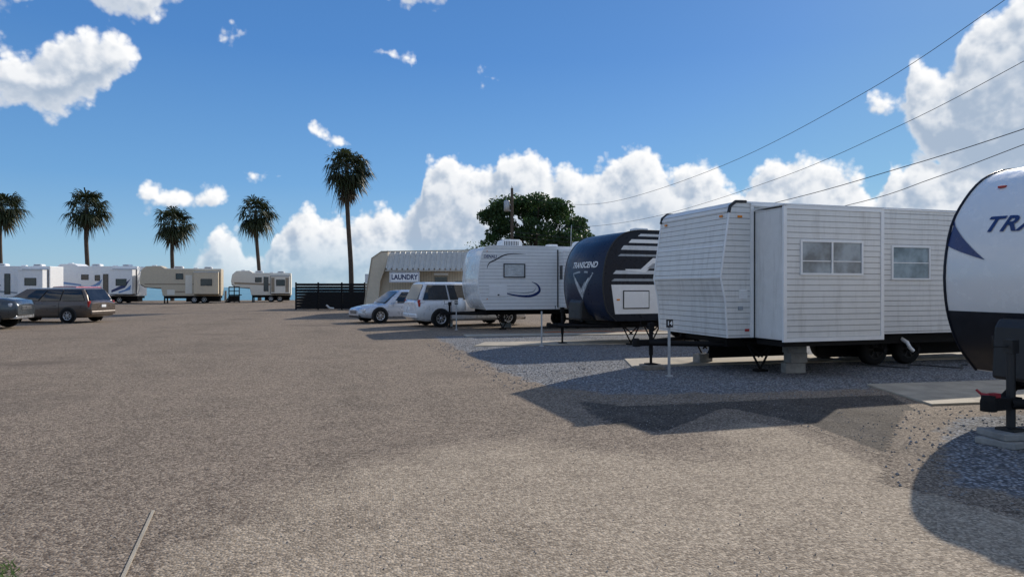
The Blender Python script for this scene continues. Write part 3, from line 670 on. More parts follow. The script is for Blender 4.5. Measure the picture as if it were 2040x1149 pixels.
SED=[(0,.36,.58,.6),(.12,.27,.68,.76),(.5,.22,.77,.87),(1.0,.22,.85,.9),(1.5,.22,.92,.91),(3.5,.22,.96,.91),(4.2,.24,.98,.88),(4.65,.3,.95,.8),(4.8,.42,.85,.7)]
SGH=(1.2,2.05,3.15,4.1,.88,1.50,.83,.60)
PCK=[(0,.55,.95,.82),(.1,.42,1.12,.95),(.5,.38,1.20,1.0),(1.4,.38,1.26,1.0),(5.4,.42,1.28,1.0),(5.6,.5,1.15,.97)]
PGH=(1.3,2.0,3.5,3.75,1.22,1.92,.93,.74)
CG='vehicles parked around the gravel lot'
car('parked_car','silver four-door sedan parked nose out left of the silver minivan','car',(-.95,32.3,0),R(22),'silver_paint',SED,SGH,(.95,3.75),.34,[(.14,.46),(.49,.84)],[(1.35,2.4),(2.42,3.4)],'sedan',CG)
th=R(15); VB=[(a,b,c*1.05,d) for a,b,c,d in VAN]
car('parked_minivan','silver minivan parked with its rear toward the lot beside the clean white trailer','minivan',(6.38,30.2,0),PI+th,'silver_van_paint',VB,(.95,2.0,4.70,5.04,1.08,1.84,.93,.76),(1.0,4.08),.36,VW,VD,'van',CG)
VL=[(a,b,c*.94,d) for a,b,c,d in VAN]
car('parked_minivan','brown minivan parked at the far left before the white fifth wheels','minivan',(-17.5,36.7,0),R(-14),'brown_paint',VL,(.95,2.0,4.62,5.0,.98,1.60,.93,.74),(1.0,4.05),.34,VW,VD,'van',CG)
x,y=gp(38,655); car('parked_pickup','slate grey pickup cut off by the left edge of the picture','pickup',(x+.0,y+.6,0),PI+R(4),'slate_paint',PCK,PGH,(1.0,4.5),.42,[(.12,.5),(.53,.92)],[(1.5,2.55),(2.57,3.5)],'pickup',CG)
x,y=at(92,44); car('parked_car','red car mostly hidden behind the brown minivan','car',(x,y,0),R(78),'crimson_paint',VAN,(.95,1.8,4.5,5.0,1.04,1.70,.93,.8),(1.0,4.05),.36,VW,VD,'van',CG)
# ------------------------------------------------------------------ far RVs
def far_rv(label,X0,Y,L,zr,body,fifth=True,wins=(),slide=None,stripes=(),rz=0,extra=None,trim='white_trim',frame='black_plastic',nose_win=False):
    t=thing('fifth_wheel_trailer' if fifth else 'travel_trailer',label,'trailer',(X0,Y,0),rz,'trailers parked in the row by the water')
    w=2.4; yn=-w/2
    pr=[(2.1,.75),(1.95,1.55),(.45,1.62),(.06,1.90),(0,2.35),(.12,zr-.45),(.55,zr-.05),(1.9,zr),(2.3,zr-.25)] if fifth else [(.5,.7),(.05,1.5),(0,2.1),(.3,zr-.1),(.6,zr)]
    ze=zr-.25
    mb=MB(); mb.prism(pr+[(L,ze),(L,.75)],-w/2,w/2); mb.build('body',M[body],t,bevel=.05)
    for(x0,x1,z0,z1) in wins: window(t,x0,x1,z0,z1,yn,1,1,.04,frame,'glass')
    if slide:
        x0,x1,dp,mm=slide; zs=zr-.66; mb=MB(); mb.bb(x0,x1,yn-dp,yn+.02,.95,zs); so=mb.build('slide_out',M[mm],t,bevel=.03)
        window(so,x0+(x1-x0)*.28,x1-(x1-x0)*.25,1.8,2.5,yn-dp,1,1,.04,frame,'glass',False)
        mb=MB(); mb.bb(x0-.02,x1+.02,yn-dp-.04,yn,zs,zs+.06); mb.build('slide_awning',M['white_trim'],so)
        mb=MB(); mb.bb(x0-.09,x0-.005,yn-.03,yn-.001,.9,zs+.065); mb.bb(x1+.005,x1+.07,yn-.03,yn-.001,.9,zs+.065); mb.bb(x0-.09,x1+.07,yn-.03,yn-.001,zs+.065,zs+.12); mb.build('slide_seal',M['dark_panel'],t)
        mb=MB(); mb.bb(x0+.02,x1-.02,yn-dp+.04,yn,.86,.945); mb.build('slide_frame',M['chassis'],so)
    for P,mm in stripes: side(t,yn,P,mm,'stripe')
    mb=MB(); mb.bb(2.2 if fifth else .6,L-.1,-.9,.9,.50,.73); mb.bb(L*.55,L-.2,-.6,.6,.15,.5)
    if fifth:
        for s in(-1,1): mb.bb(2.15,2.27,s*.8-.06,s*.8+.06,.02,1.0); mb.bb(2.08,2.34,s*.8-.12,s*.8+.12,0,.03)
    mb.build('chassis',M['chassis'],t)
    for x in(L*.66,L*.66+.95):
        for s in(-1,1): wheel(t,x,s*(w/2-.2),.37,.22,M['rim_white'],6)
    air_con(t,L*.45,ze,.9,.7,.26); air_con(t,L*.82,ze,.8,.7,.22); roof_vent(t,1.2,-.3,zr-.03); roof_vent(t,L*.66,.2,ze)
    for s in(-1,1):
        mb=MB(); mb.bb(2.35,L-.02,s*w/2-.012,s*w/2+.018,ze-.09,ze-.03); mb.build('roof_rail',M[trim],t)
    if fifth:
        mb=MB(); mb.tube([(1.95,yn-.01,1.5),(.5,yn-.01,1.65),(.1,yn-.01,1.92)],.035,6); mb.tube([(1.95,-yn+.01,1.5),(.5,-yn+.01,1.65),(.1,-yn+.01,1.92)],.035,6); mb.build('nose_trim',M['dark_panel'],t)
        mb=MB(); mb.bb(2.5,3.2,yn-.016,yn-.004,.85,1.4); mb.build('storage_door',M[trim],t,bevel=.01)
    return t
far_rv('white fifth wheel at the far left with a slide-out beside the leftmost palm',-38.0,72.4,8.6,3.85,'white_far',True,[(3.4,4.1,2.2,2.7),(4.7,5.2,1.0,2.9)],(6.3,8.4,.9,'white_far'),[([(3.3,1.25),(5.8,1.05),(5.8,1.2),(3.3,1.45)],'grey_graphic'),([(.5,1.95),(4.4,1.75),(4.4,1.9),(.4,2.15)],'grey_graphic')],R(-4))
far_rv('white fifth wheel with blue swooshes behind the brown minivan',-31.8,78.4,8.0,4.05,'white_far',True,[(2.6,3.3,2.4,2.95),(3.9,4.4,2.3,2.9),(4.7,5.2,1.0,3.0)],(5.7,7.9,.9,'white_far'),[([(3.2,1.5),(4.4,1.9),(4.65,2.5),(4.0,2.0),(3.2,1.65)],'blue_light'),([(.6,2.0),(2.6,1.8),(2.6,1.95),(.5,2.25)],'blue_light')],R(-5))
o=[c for c in bpy.data.objects if c.parent and c.name.startswith('slide_out')][-1]
side(o,-1.2-.9,[(5.9,1.1),(7.2,1.6),(7.75,2.5),(7.0,1.9),(5.9,1.35)],'blue_graphic','stripe')
side(o,-1.2-.9,[(6.6,1.05),(7.7,1.4),(7.8,1.9),(7.2,1.4),(6.6,1.2)],'blue_light','stripe',.009)
t=far_rv('beige fifth wheel with a tall raised nose under the palms',-23.3,76.0,7.6,3.82,'beige_far',True,[(3.3,4.0,2.45,3.05)],(5.1,7.4,.9,'beige_far'),[([(.5,1.9),(5.0,1.9),(5.0,2.02),(.4,2.02)],'beige_dark'),([(3.25,1.1),(4.15,1.1),(4.15,1.25),(3.25,1.25)],'beige_dark')],R(6),trim='cream_far')
mb=MB(); mb.bb(4.2,4.85,-1.215,-1.203,1.0,2.9); mb.build('entry_door',M['cream_far'],t)
t=far_rv('small cream trailer with brown stripes and steps right of the beige fifth wheel',-15.6,81.2,6.3,3.5,'cream_far',True,[(2.5,3.2,2.2,2.75),(3.4,3.9,1.2,2.8)],(4.2,6.2,.7,'cream_far'),[([(.4,2.0),(4.1,1.85),(4.1,2.05),(.3,2.2)],'beige_dark')],R(4),trim='cream_far')
so=[c for c in t.children if c.name.startswith('slide_out')][0]
mb=MB(); mb.bb(5.75,6.1,-1.91,-1.903,1.1,2.7); mb.build('shutter_panel',M['beige_dark'],so)
mb=MB(); mb.bb(4.25,4.6,-1.91,-1.903,1.1,2.7); mb.build('shutter_panel',M['beige_dark'],so)
# deck and rails by the cream trailer
x,y=at(468,74); t=thing('wooden_deck','dark wooden steps and railing at the nose of the cream trailer','deck',(x,y,0),0)
mb=MB(); mb.bb(-.5,.6,-.6,.6,.75,.85); mb.bb(-.5,.6,-.6,-.55,.1,.74); mb.build('platform',M['black_wood'],t)
mb=MB(); [mb.bb(-.95+i*.11,-.52,-.5,.5,.16*i+.02,.16*i+.15) for i in range(4)]; mb.build('step',M['black_wood'],t)
mb=MB()
for xx in(-.48,.05,.56): mb.bb(xx-.05,xx+.05,-.66,-.61,0,1.7)
mb.bb(-.5,.6,-.70,-.665,1.6,1.72); mb.bb(-.5,.6,-.69,-.665,1.2,1.28); mb.build('railing',M['black_wood'],t)
for i,(px,h,l) in enumerate(((432,1.3,'short weathered piling at the water right of the beige fifth wheel'),(438,1.9,'tall weathered piling at the water right of the beige fifth wheel'),(449,1.2,'weathered piling at the water just left of the dark deck'))):
    x,y=at(px,88); t=MB().tube([(0,0,-.5),(.03,0,h)],[.16,.13],9).build('piling',M['old_wood']); t.location=(x,y,0); tag(t,l,'piling','pilings along the shore')
# ------------------------------------------------------------------ palms
def palm(label,px,topy,d,lean=0.0,seed=0,sc=1.0,nlive=46,ndead=34,skirt=1.0):
    rnd=random.Random(seed); x,y=at(px,d); zc=zat(topy,d)-1.35*sc
    t=thing('palm_tree',label,'palm tree',(x,y,0),0,'fan palms around the lot')
    path=[(lean*(k/10)**1.6+.06*math.sin(k*.7),.05*math.sin(k*.5+1),zc*k/10) for k in range(11)]
    mb=MB(); mb.tube(path,[.18*sc**.6-.005*k for k in range(11)],10); mb.build('trunk',M['bark_palm'],t)
    C=Vector(path[-1])
    def leaf(mb,az,el,pl,fr,droop,nb):
        dv=Vector((math.cos(az)*math.cos(el),math.sin(az)*math.cos(el),math.sin(el)))
        dv=(dv+Vector((.22,-.02,0))).normalized()
        p0=C+Vector((rnd.uniform(-.1,.1),rnd.uniform(-.1,.1),rnd.uniform(-.25,.1))); p1=p0+dv*pl+Vector((0,0,-droop*.25*pl))
        sd=dv.cross(Vector((0,0,1))); sd=sd.normalized() if sd.length>.1 else Vector((1,0,0)); nn=sd.cross(dv).normalized()
        w=sd*.025; mb.add([p0-w,p0+w,p1+w*.6,p1-w*.6],[(0,1,2,3)])
        for k in range(nb):
            a=R(-115+230*k/(nb-1))+rnd.gauss(0,.05); bd=(dv*math.cos(a)+sd*math.sin(a)+nn*rnd.uniform(-.12,.2)).normalized()
            l=fr*(.72+.28*math.cos(a*.6))*rnd.uniform(.85,1.1); bw=(bd.cross(nn)).normalized()*.05*sc
            m1=p1+bd*l*.55+Vector((0,0,-droop*.12*l)); m2=p1+bd*l+Vector((.06,0,-droop*.75*l*rnd.uniform(.6,1.3)))
            mb.add([p1-bw*.3,p1+bw*.3,m1+bw,m1-bw,m2],[(0,1,2,3),(3,2,4)])
    mb=MB()
    for i in range(nlive):
        u=(i+.5)/nlive; el=R(72-125*u**.8)+rnd.gauss(0,.12); leaf(mb,i*2.4+rnd.gauss(0,.25),el,rnd.uniform(.7,1.1)*sc,rnd.uniform(.75,1.0)*sc,rnd.uniform(.6,1.2),14)
    mb.build('crown',M['palm_leaf'],t,fix=False)
    mb=MB()
    for i in range(ndead):
        el=R(rnd.uniform(-80,-35)); C=Vector(path[-1])+Vector((0,0,-rnd.uniform(.1,.8*skirt)*sc)); leaf(mb,rnd.random()*6.28,el,rnd.uniform(.3,.7)*sc,rnd.uniform(.5,.78)*sc,1.3,9)
    mb.build('dead_skirt',M['palm_dead'],t,fix=False)
palm('tall fan palm rising behind the dark slatted fence',699,286,54,-.35,3,1.28,60,36,1.5)
palm('leftmost fan palm, half cut by the left picture edge',0,368,80,.15,11,1.64,50,10,.9)
palm('fan palm above the white fifth wheel with blue swooshes',174,369,80,-.1,12,1.72,52,10,.9)
palm('fan palm directly above the beige fifth wheel',343,403,82,.1,13,1.60,50,13,.9)
palm('fan palm behind the small cream trailer',517,384,84,-.5,14,1.60,50,11,.9)
# ------------------------------------------------------------------ broadleaf trees
def tree(label,px,base_d,ztop,zlow,halfw,seed,nclump=34,per=210,ls=.2,depth=.8):
    rnd=random.Random(seed); x,y=at(px,base_d); t=thing('broadleaf_tree',label,'tree',(x,y,0),-YAW)
    mb=MB(); zm=zlow+.8
    mb.tube([(0,0,0),(.1,0,zm*.5),(0,.1,zm),(.2,0,(zm+ztop)/2)],[.32,.26,.2,.08],9)
    cl=[]
    for i in range(nclump):
        a=rnd.random()*6.28; r=math.sqrt(rnd.random()); 
        cx,cy=math.cos(a)*r*halfw*.92,math.sin(a)*r*halfw*depth
        top=zlow+(ztop-zlow)*(math.sqrt(max(0,1-(abs(cx+halfw*.12)/halfw/1.1)**2.6))*.95); cz=rnd.uniform(zlow+.2,max(zlow+.5,top-.45))
        if rnd.random()<.4: cz=max(zlow+.3,top-rnd.uniform(.4,.8))
        cl.append((cx,cy,cz,rnd.uniform(.65,1.15)))
    for c in cl[:16]: mb.tube([(0,.05,zm*.8),(c[0]*.45,c[1]*.45,(zm+c[2])/2),(c[0],c[1],c[2])],[.12,.07,.02],6)
    mb.build('trunk',M['bark'],t)
    mb=MB()
    for cx,cy,cz,cr in cl:
        for k in range(per):
            v=Vector((rnd.gauss(0,1),rnd.gauss(0,1),rnd.gauss(0,1))).normalized()*cr*rnd.random()**.4
            p=Vector((cx+v.x*1.15,cy+v.y,cz+v.z*.7)); a=Vector((rnd.gauss(0,1),rnd.gauss(0,1),rnd.gauss(0,.6))).normalized(); b_=a.orthogonal().normalized(); b_.rotate(Matrix.Rotation(rnd.random()*6.28,3,a)); c_=a.cross(b_)
            s=ls*rnd.uniform(.6,1.2); mb.add([p-b_*s*.5,p+c_*s*.28,p+b_*s*.5,p-c_*s*.28],[(0,1,2,3)])
    mb.build('crown',M['tree_leaf'],t,fix=False)
tree('broad dark green tree beyond the utility pole behind the trailers',1067,64,10.2,3.6,5.5,5,125,270,.32)
tree('small bush-like tree just above the laundry roof',945,50,4.9,3.4,.9,6,8,120,.16)
# ------------------------------------------------------------------ laundry building
D=40.0; x,y=at(834,D); t=thing('laundry_building','tan metal laundry building with a ribbed awning roof behind the parked cars','building',(x,y,0),-YAW)
lx=lambda px:(px-834)/F*D
lz=lambda py:zat(py,D)
mb=MB(); mb.prism([(lx(724),0),(lx(741),lz(514)),(lx(760),lz(502)),(lx(952),lz(499)),(lx(958),0)],.6,7)
mb.build('wall',M['tan_wall'],t)
mb=MB()
for i in range(34):
    xx=lx(773)+i*.155; 
    if xx<lx(955): mb.bb(xx-.012,xx+.012,.585,.6,0,2.75)
mb.build('wall_rib',M['tan_trim'],t)
mb=MB(); mb.prism([(lx(722),0),(lx(740),lz(514)),(lx(759),lz(501)),(lx(772),lz(499)),(lx(772),lz(520)),(lx(757),lz(560)),(lx(750),0)],.1,.595); mb.build('end_buttress',M['tan_wall'],t,bevel=.01)
mb=MB(); mb.tube([(lx(722),.1,0),(lx(740),.1,lz(514)),(lx(759),.1,lz(501)),(lx(940),.05,lz(498.5))],.04,6); mb.build('roof_edge',M['tan_trim'],t)
A=[];B=[]; xx=lx(771); i=0
while xx<lx(946):
    for dx,dz in((0,0),(.03,.10),(.07,.10),(.10,0)):
        A.append((xx+dx,.58,lz(501)+dz*.6)); B.append((xx+dx,-.55,lz(538)+dz))
    xx+=.31
mb=MB(); mb.strip(A,B,0,False); aw=mb.build('awning',M['awning_metal'],t,fix=False)
mb=MB(); mb.bb(lx(771),lx(946),-.57,-.53,lz(538)-.07,lz(538)-.01); mb.build('gutter',M['awning_metal'],t)
mb=MB(); mb.add([(lx(771)-.01,.58,lz(501)),(lx(771)-.01,-.55,lz(538)),(lx(771)-.01,.58,lz(538))],[(0,1,2)]); mb.build('awning_cheek',M['tan_wall'],t,fix=False)
mb=MB(); mb.bb(lx(862),lx(891),.56,.584,.02,2.32); dr=mb.build('door',M['tan_trim'],t)
mb=MB(); mb.bb(lx(864),lx(889),.545,.559,.9,2.26); mb.build('door_glass',M['glass'],dr)
mb=MB(); mb.bb(lx(862),lx(891),.55,.583,2.36,2.5); mb.build('door_header',M['white_trim'],t)
mb=MB(); mb.bb(lx(905),lx(930),.56,.584,1.1,2.0); mb.build('window',M['glass'],t)
sg=thing('laundry_sign','white sign reading LAUNDRY in dark blue capitals under the awning','sign',(x,y,0),-YAW)
s0,s1,zb0,zt0=lx(779.5),lx(838.5),zat(562.5,39.4),zat(542,39.4)
mb=MB(); mb.bb(s0,s1,-.62,-.59,zb0,zt0); mb.build('board',M['sign_white'],sg,bevel=.006)
mb=MB() 
for a in((s0+.03,s1-.03,zb0+.03,zb0+.05),(s0+.03,s1-.03,zt0-.05,zt0-.03),(s0+.03,s0+.05,zb0+.055,zt0-.055),(s1-.05,s1-.03,zb0+.055,zt0-.055)): mb.bb(a[0],a[1],-.626,-.6205,a[2],a[3])
mb.build('border',M['sign_blue'],sg)
text('lettering','LAUNDRY',.40,M['sign_blue'],sg,lambda s,v:((s0+s1)/2+s*.82,-.627,(zb0+zt0)/2+v),0,.014,'CENTER')
mb=MB()
for xx in(s0+.2,s1-.2): mb.bb(xx-.015,xx+.015,-.588,-.575,zt0-.1,zt0+.12)
mb.build('bracket',M['galv'],sg)
mb=MB(); mb.bb(lx(718),lx(727),1.2,2.2,1.9,2.45); o=mb.build('wall_box',M['white_trim'],t,bevel=.02)
# ------------------------------------------------------------------ fence
D=50.0; x,y=at(657,D); t=thing('slat_fence','black horizontal slat fence screening at the foot of the tall palm','fence',(x,y,0),-YAW)
fx=lambda px:(px-657)/F*D
zt=zat(563,D)
for a,b_ in((589,633),(634,680),(681,726)):
    mb=MB(); k=9
    for i in range(k): z=.08+i*(zt-.1)/k; mb.bb(fx(a)+.03,fx(b_)-.0,-.02,.02,z,z+.178)
    mb.build('slat_panel',M['black_wood'],t)
for a in(589,633.5,680.5,726):
    mb=MB(); mb.bb(fx(a)-.05,fx(a)+.05,.022,.12,0,zt+.03); mb.build('post',M['black_wood'],t)
for n_,(a0,a1,b0,b1) in (('side_panel',(fx(589)-.03,fx(589)+.01,.13,3.6)),('side_panel',(fx(726)-.01,fx(726)+.03,.13,3.6)),('rear_panel',(fx(589),fx(726),3.61,3.65))):
    mb=MB()
    for i in range(9): z=.08+i*(zt-.1)/9; mb.bb(a0,a1,b0,b1,z,z+.178)
    mb.build(n_,M['black_wood'],t)
x,y=gp(657,617); mb=MB(); mb.tube([(-.25,0,.35),(.0,0,.12),(.3,0,.1)],.07,8); o=mb.build('bent_pipe',M['rim_white']); o.location=(x,y,0); tag(o,'short bent pale pipe lying in front of the black fence','pipe')
# ------------------------------------------------------------------ utility pole and wires
D=56.0; x,y=at(1020,D); zp=zat(375,D); t=thing('utility_pole','weathered wooden utility pole with a grey transformer in front of the tree','utility pole',(x,y,0),-YAW)
mb=MB(); mb.tube([(0,0,0),(0,0,zp)],[.17,.11],10); mb.build('pole',M['pole_wood'],t)
mb=MB(); mb.lathe([(0,.45),(.2,.43),(.24,.38),(.24,-.42),(.2,-.46),(0,-.46)],(-.42,0,zat(410,D)),'z',16); mb.tube([(-.48,0,zat(410,D)+.4),(-.48,0,zat(410,D)+.75)],.035,6); tr=mb.build('transformer',M['galv'],t)
mb=MB(); mb.bb(-.2,.0,-.04,.04,zat(408,D)-.05,zat(408,D)+.05); mb.bb(-.2,0,-.04,.04,zat(420,D)-.05,zat(420,D)+.05); mb.build('bracket',M['galv'],t)
mb=MB(); mb.lathe([(0,.22),(.04,.2),(.06,.1),(.04,0)],(0,0,zp),'z',8); mb.build('insulator',M['white_trim'],t)
mb=MB(); mb.bb(-.02,.5,-.03,.03,zat(452,D),zat(452,D)+.08); mb.build('service_arm',M['pole_wood'],t)
def wire(label,pts,r=.014):
    P=[]
    for px,py,d in pts: a=at(px,d); P.append((a[0],a[1],zat(py,d)))
    tag(MB().tube(smoothpts(P,8),r,5).build('power_line',M['wire']),label,'power line','overhead wires')
wire('uppermost overhead wire from the pole top to the sky at upper right',[(1021,384,56),(1100,404,51),(1220,402,44),(1440,330,34),(1720,186,26),(1985,12,21),(2300,-220,17)],.011)
wire('second overhead wire from the top, passing above the old white trailer',[(1021,447,56),(1160,452,50),(1320,428,43),(1560,352,33),(1800,247,26),(2040,122,21),(2400,-80,17)],.011)
wire('third overhead wire from the top, rising over the old white trailer roof',[(1021,462,56),(1220,474,49),(1540,405,38),(1800,333,30),(2040,257,25),(2400,130,20)],.018)
wire('lowest overhead wire, rising to the right behind the near trailer',[(1021,470,56),(1300,490,49),(1680,411,38),(1860,355,33),(2040,288,28),(2400,150,22)],.018)
x,y=at(1137,34); t=MB().tube([(0,0,2.9),(.02,0,4.4),(.05,0,4.75)],.02,5).build('antenna_mast',M['galv']); t.location=(x,y,0)
tag(t,'thin leaning antenna mast above the roof of the clean white trailer','antenna')
# ------------------------------------------------------------------ sky, sun, camera
SUN=Vector((4.29,3.96,3.26)).normalized(); EL=math.asin(SUN.z); AZ=math.atan2(SUN.x,SUN.y)
ld=bpy.data.lights.new('sun','SUN'); ld.energy=4.4; ld.angle=R(.53); ld.color=(1,.92,.80)
lo=bpy.data.objects.new('sun',ld); COL.objects.link(lo); lo.rotation_euler=(-SUN).to_track_quat('-Z','Y').to_euler(); lo.location=SUN*60
w=bpy.data.worlds.new('World'); scene.world=w; w.use_nodes=True; nt=w.node_tree; nt.nodes.clear(); g=G(nt)
def azel(px,py):
    c=(px-1020)/F; return (YAW+math.atan(c), math.atan((HOR-py)/F/math.sqrt(1+c*c)))
U0,U1=azel(-220,0)[0],azel(2260,0)[0]
L1T=[(-220,590),(360,590),(382,520),(410,462),(440,436),(478,445),(494,480),(530,476),(548,436),(580,420),(615,384),(650,400),(690,412),(730,390),(770,388),(800,402),(836,376),(848,325),(868,296),(910,290),(945,312),(975,320),(1005,288),(1040,282),(1082,290),(1102,324),(1140,314),(1190,308),(1215,300),(1238,283),(1275,264),(1302,282),(1325,308),(1360,324),(1400,298),(1430,312),(1454,350),(1475,354),(1490,325),(1528,302),(1560,306),(1600,288),(1640,298),(1680,310),(1715,318),(1740,356),(1755,350),(1768,312),(1800,296),(1840,280),(1900,300),(2260,300)]
L2T=[(-220,20),(0,56),(55,76),(100,64),(140,50),(170,32),(215,32),(252,58),(290,88),(308,140),(330,260),(385,240),(405,100),(440,54),(475,48),(515,52),(540,80),(560,200),(690,230),(706,110),(725,90),(750,98),(785,80),(820,92),(836,130),(860,250),(1600,300),(1700,262),(1722,180),(1742,160),(1782,155),(1798,145),(1814,105),(1858,92),(1898,88),(1912,56),(1945,15),(1985,-8),(2040,-50),(2260,-110)]
L2B=[(-220,210),(0,228),(60,238),(100,264),(150,250),(205,216),(232,178),(272,166),(308,120),(330,90),(385,84),(405,100),(440,116),(470,112),(500,88),(540,66),(560,84),(690,100),(706,118),(725,116),(750,112),(785,142),(820,150),(836,126),(860,150),(1600,120),(1700,170),(1722,220),(1742,234),(1768,246),(1800,272),(1830,320),(1860,370),(2260,430)]
L3T=[(-220,-160),(0,-120),(150,-110),(320,-80),(405,-40),(412,250),(424,352),(446,350),(456,322),(480,316),(520,324),(560,342),(580,380),(600,300),(612,240),(640,232),(665,256),(705,276),(715,300),(740,200),(770,-60),(850,-60),(925,-30),(932,60),(942,134),(970,126),(1005,142),(1018,160),(1040,240),(2260,240)]
L3B=[(-220,40),(0,46),(60,44),(110,18),(160,30),(220,54),(320,40),(400,10),(412,150),(424,350),(446,352),(456,348),(490,370),(530,372),(560,354),(580,290),(600,260),(612,276),(640,300),(705,298),(715,270),(740,50),(770,14),(850,26),(925,14),(932,40),(942,140),(970,176),(1005,176),(1018,158),(1040,140),(2260,100)]
L4T=[(-220,480),(240,480),(256,396),(272,360),(300,352),(350,360),(400,350),(440,356),(466,396),(484,480),(2260,480)]
L4B=[(-220,300),(240,320),(256,398),(272,418),(300,436),(360,442),(420,438),(446,420),(466,390),(484,330),(2260,300)]
grp=bpy.data.node_groups.new('cloud_density','ShaderNodeTree')
grp.interface.new_socket('Dir',in_out='INPUT',socket_type='NodeSocketVector'); grp.interface.new_socket('Density',in_out='OUTPUT',socket_type='NodeSocketFloat')
q=G(grp); gi=q.n('NodeGroupInput'); go=q.n('NodeGroupOutput')
dv=q.n('ShaderNodeVectorMath',{0:gi.outputs[0]},operation='NORMALIZE').outputs[0]
wn=q.n('ShaderNodeTexNoise',{'Vector':dv}); wn.inputs['Scale'].default_value=14; wn.inputs['Detail'].default_value=2
wc=q.n('ShaderNodeSeparateColor',{0:wn.outputs['Color']})
sp=q.n('ShaderNodeSeparateXYZ',{0:dv})
u=q.m('ADD',q.m('ARCTAN2',sp.outputs[0],sp.outputs[1]),q.m('MULTIPLY_ADD',wc.outputs[0],.03,-.015))
v=q.m('ADD',q.m('ARCSINE',sp.outputs[2]),q.m('MULTIPLY_ADD',wc.outputs[1],.02,-.01))
t_=q.mr(u,U0,U1)
E0,E1=-.1,.6
def fcurve(pts):
    nd=q.n('ShaderNodeFloatCurve'); cv=nd.mapping.curves[0]
    P=[((azel(px,0)[0]-U0)/(U1-U0),(azel(px,py)[1]-E0)/(E1-E0)) for px,py in pts]
    P[0]=(0.0,P[0][1]); P[-1]=(1.0,P[-1][1])
    cv.points[0].location=P[0]; cv.points[1].location=P[-1]
    for p in P[1:-1]: cv.points.new(*p)
    for p in cv.points: p.handle_type='AUTO_CLAMPED'
    nd.mapping.use_clip=False; nd.mapping.update()
    q.set(nd.inputs['Value'],t_); nd.inputs['Factor'].default_value=1.0
    return q.m('MULTIPLY_ADD',nd.outputs[0],E1-E0,E0)
def layer(a,b_): return q.m('MINIMUM',q.m('SUBTRACT',fcurve(a),v),q.m('SUBTRACT',v,fcurve(b_)))
l1=q.m('SUBTRACT',fcurve(L1T),v)
l2=layer(L2T,L2B); l3=layer(L3T,L3B); l4=layer(L4T,L4B)
fwd=q.n('ShaderNodeVectorMath',{0:dv,1:(SY,CY,0)},operation='DOT_PRODUCT').outputs['Value']
front=q.mr(fwd,.30,.42)
lf=q.m('MAXIMUM',q.m('MAXIMUM',l1,l4),q.m('MAXIMUM',l2,l3))
back=q.m('MULTIPLY_ADD',wc.outputs[2],.25,-.115)  # unseen cloud cover behind the camera, added as fill light
acc=q.m('ADD',q.m('MULTIPLY',lf,front),q.m('MULTIPLY',back,q.m('SUBTRACT',1.0,front)))
vo=q.n('ShaderNodeTexVoronoi',{'Vector':dv},feature='F1'); vo.inputs['Scale'].default_value=30; vo.inputs['Detail'].default_value=2.0; vo.inputs['Roughness'].default_value=.5; vo.inputs['Lacunarity'].default_value=2.3
no=q.noise(dv,32,6,.60)
bil=q.m('MULTIPLY',q.m('SUBTRACT',.44,vo.outputs['Distance']),.028)
dens=q.m('ADD',q.m('MINIMUM',q.m('MAXIMUM',acc,-.08),.085),q.m('ADD',bil,q.m('MULTIPLY',q.m('SUBTRACT',no,.5),.032)))
grp.links.new(dens,go.inputs[0])
tc=g.n('ShaderNodeTexCoord').outputs['Generated']
c1=g.n('ShaderNodeGroup',node_tree=grp); nt.links.new(tc,c1.inputs[0])
c2=g.n('ShaderNodeGroup',node_tree=grp); nt.links.new(g.n('ShaderNodeVectorMath',{0:tc,1:(.010,.002,.016)},operation='ADD').outputs[0],c2.inputs[0])
d1,d2=c1.outputs[0],c2.outputs[0]
sky=g.n('ShaderNodeTexSky',sky_type='NISHITA',sun_disc=False,sun_elevation=EL,sun_rotation=AZ,altitude=0,air_density=1.0,dust_density=.3,ozone_density=3.0)
sxyz=g.n('ShaderNodeSeparateXYZ',{0:tc}); sz=sxyz.outputs[2]
rp=g.n('ShaderNodeValToRGB',{0:g.mr(sz,-.02,.52)}); cr=rp.color_ramp
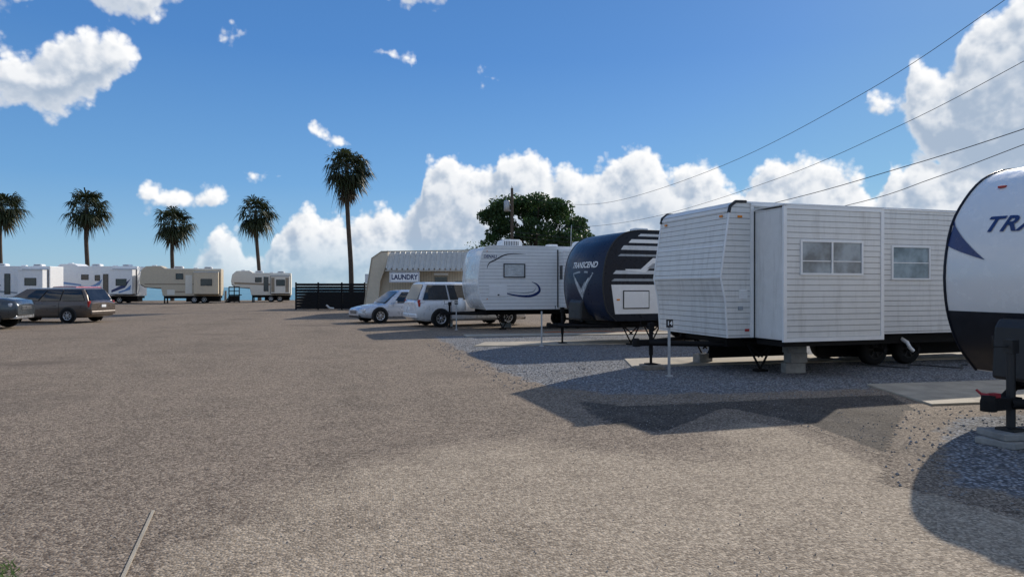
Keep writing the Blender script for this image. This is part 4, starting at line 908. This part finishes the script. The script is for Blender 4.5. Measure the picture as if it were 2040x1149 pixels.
cols=[(0,(.42,.60,.74)),(.12,(.30,.53,.74)),(.30,(.16,.39,.71)),(.62,(.075,.25,.61)),(1.0,(.055,.19,.50))]
while len(cr.elements)<len(cols): cr.elements.new(.5)
for e,(p,c) in zip(cr.elements,cols): e.position=p; e.color=c4(c)
skyb=g.n('ShaderNodeVectorMath',{0:rp.outputs[0],1:(10,10,10)},operation='MULTIPLY').outputs[0]
nis=g.mix(1.0,sky.outputs[0],(.68,.85,1.08,1),'MULTIPLY')
nis=g.n('ShaderNodeVectorMath',{0:nis,1:(9.0,9.0,9.5)},operation='MINIMUM').outputs[0]
skyc=g.mix(.28,skyb,nis)
alpha=g.mr(d1,-.003,.014,0,1,True)
lit=g.mr(g.m('SUBTRACT',d1,d2),-.012,.030,0,1,True)
thin=g.mr(d1,.002,.034,1,.0,True)
deep=g.mr(d1,.03,.10,1,.55,True)
bright=g.m('MULTIPLY',g.m('ADD',g.m('MULTIPLY',lit,.85),g.m('MULTIPLY',thin,.45),clamp=True),deep,clamp=True)
behind=g.mr(g.n('ShaderNodeVectorMath',{0:tc,1:(SY,CY,0)},operation='DOT_PRODUCT').outputs['Value'],.30,.42,.40,0)  # keeps the added rear clouds bright to fill camera-facing sides
bright=g.m('MAXIMUM',bright,behind)
cc=g.mix(bright,(4.0,4.9,6.2,1),(10.2,10.2,10.2,1))
alpha=g.m('MULTIPLY',alpha,g.mr(sz,-.005,.075,.25,.98))
fin=g.mix(alpha,skyc,cc)
bg=g.n('ShaderNodeBackground',{0:fin}); bg.inputs[1].default_value=.1
ow=g.n('ShaderNodeOutputWorld'); nt.links.new(bg.outputs[0],ow.inputs[0])
cd=bpy.data.cameras.new('camera'); cd.sensor_width=36; cd.lens=36*F/2040; cd.clip_end=20000; cd.clip_start=.05
co=bpy.data.objects.new('camera',cd); COL.objects.link(co); co.location=(0,0,H); co.rotation_euler=(R(90)-math.atan(2.5/F),0,-YAW)
scene.camera=co
scene.view_settings.view_transform='Standard'; scene.view_settings.look='None'; scene.view_settings.exposure=0
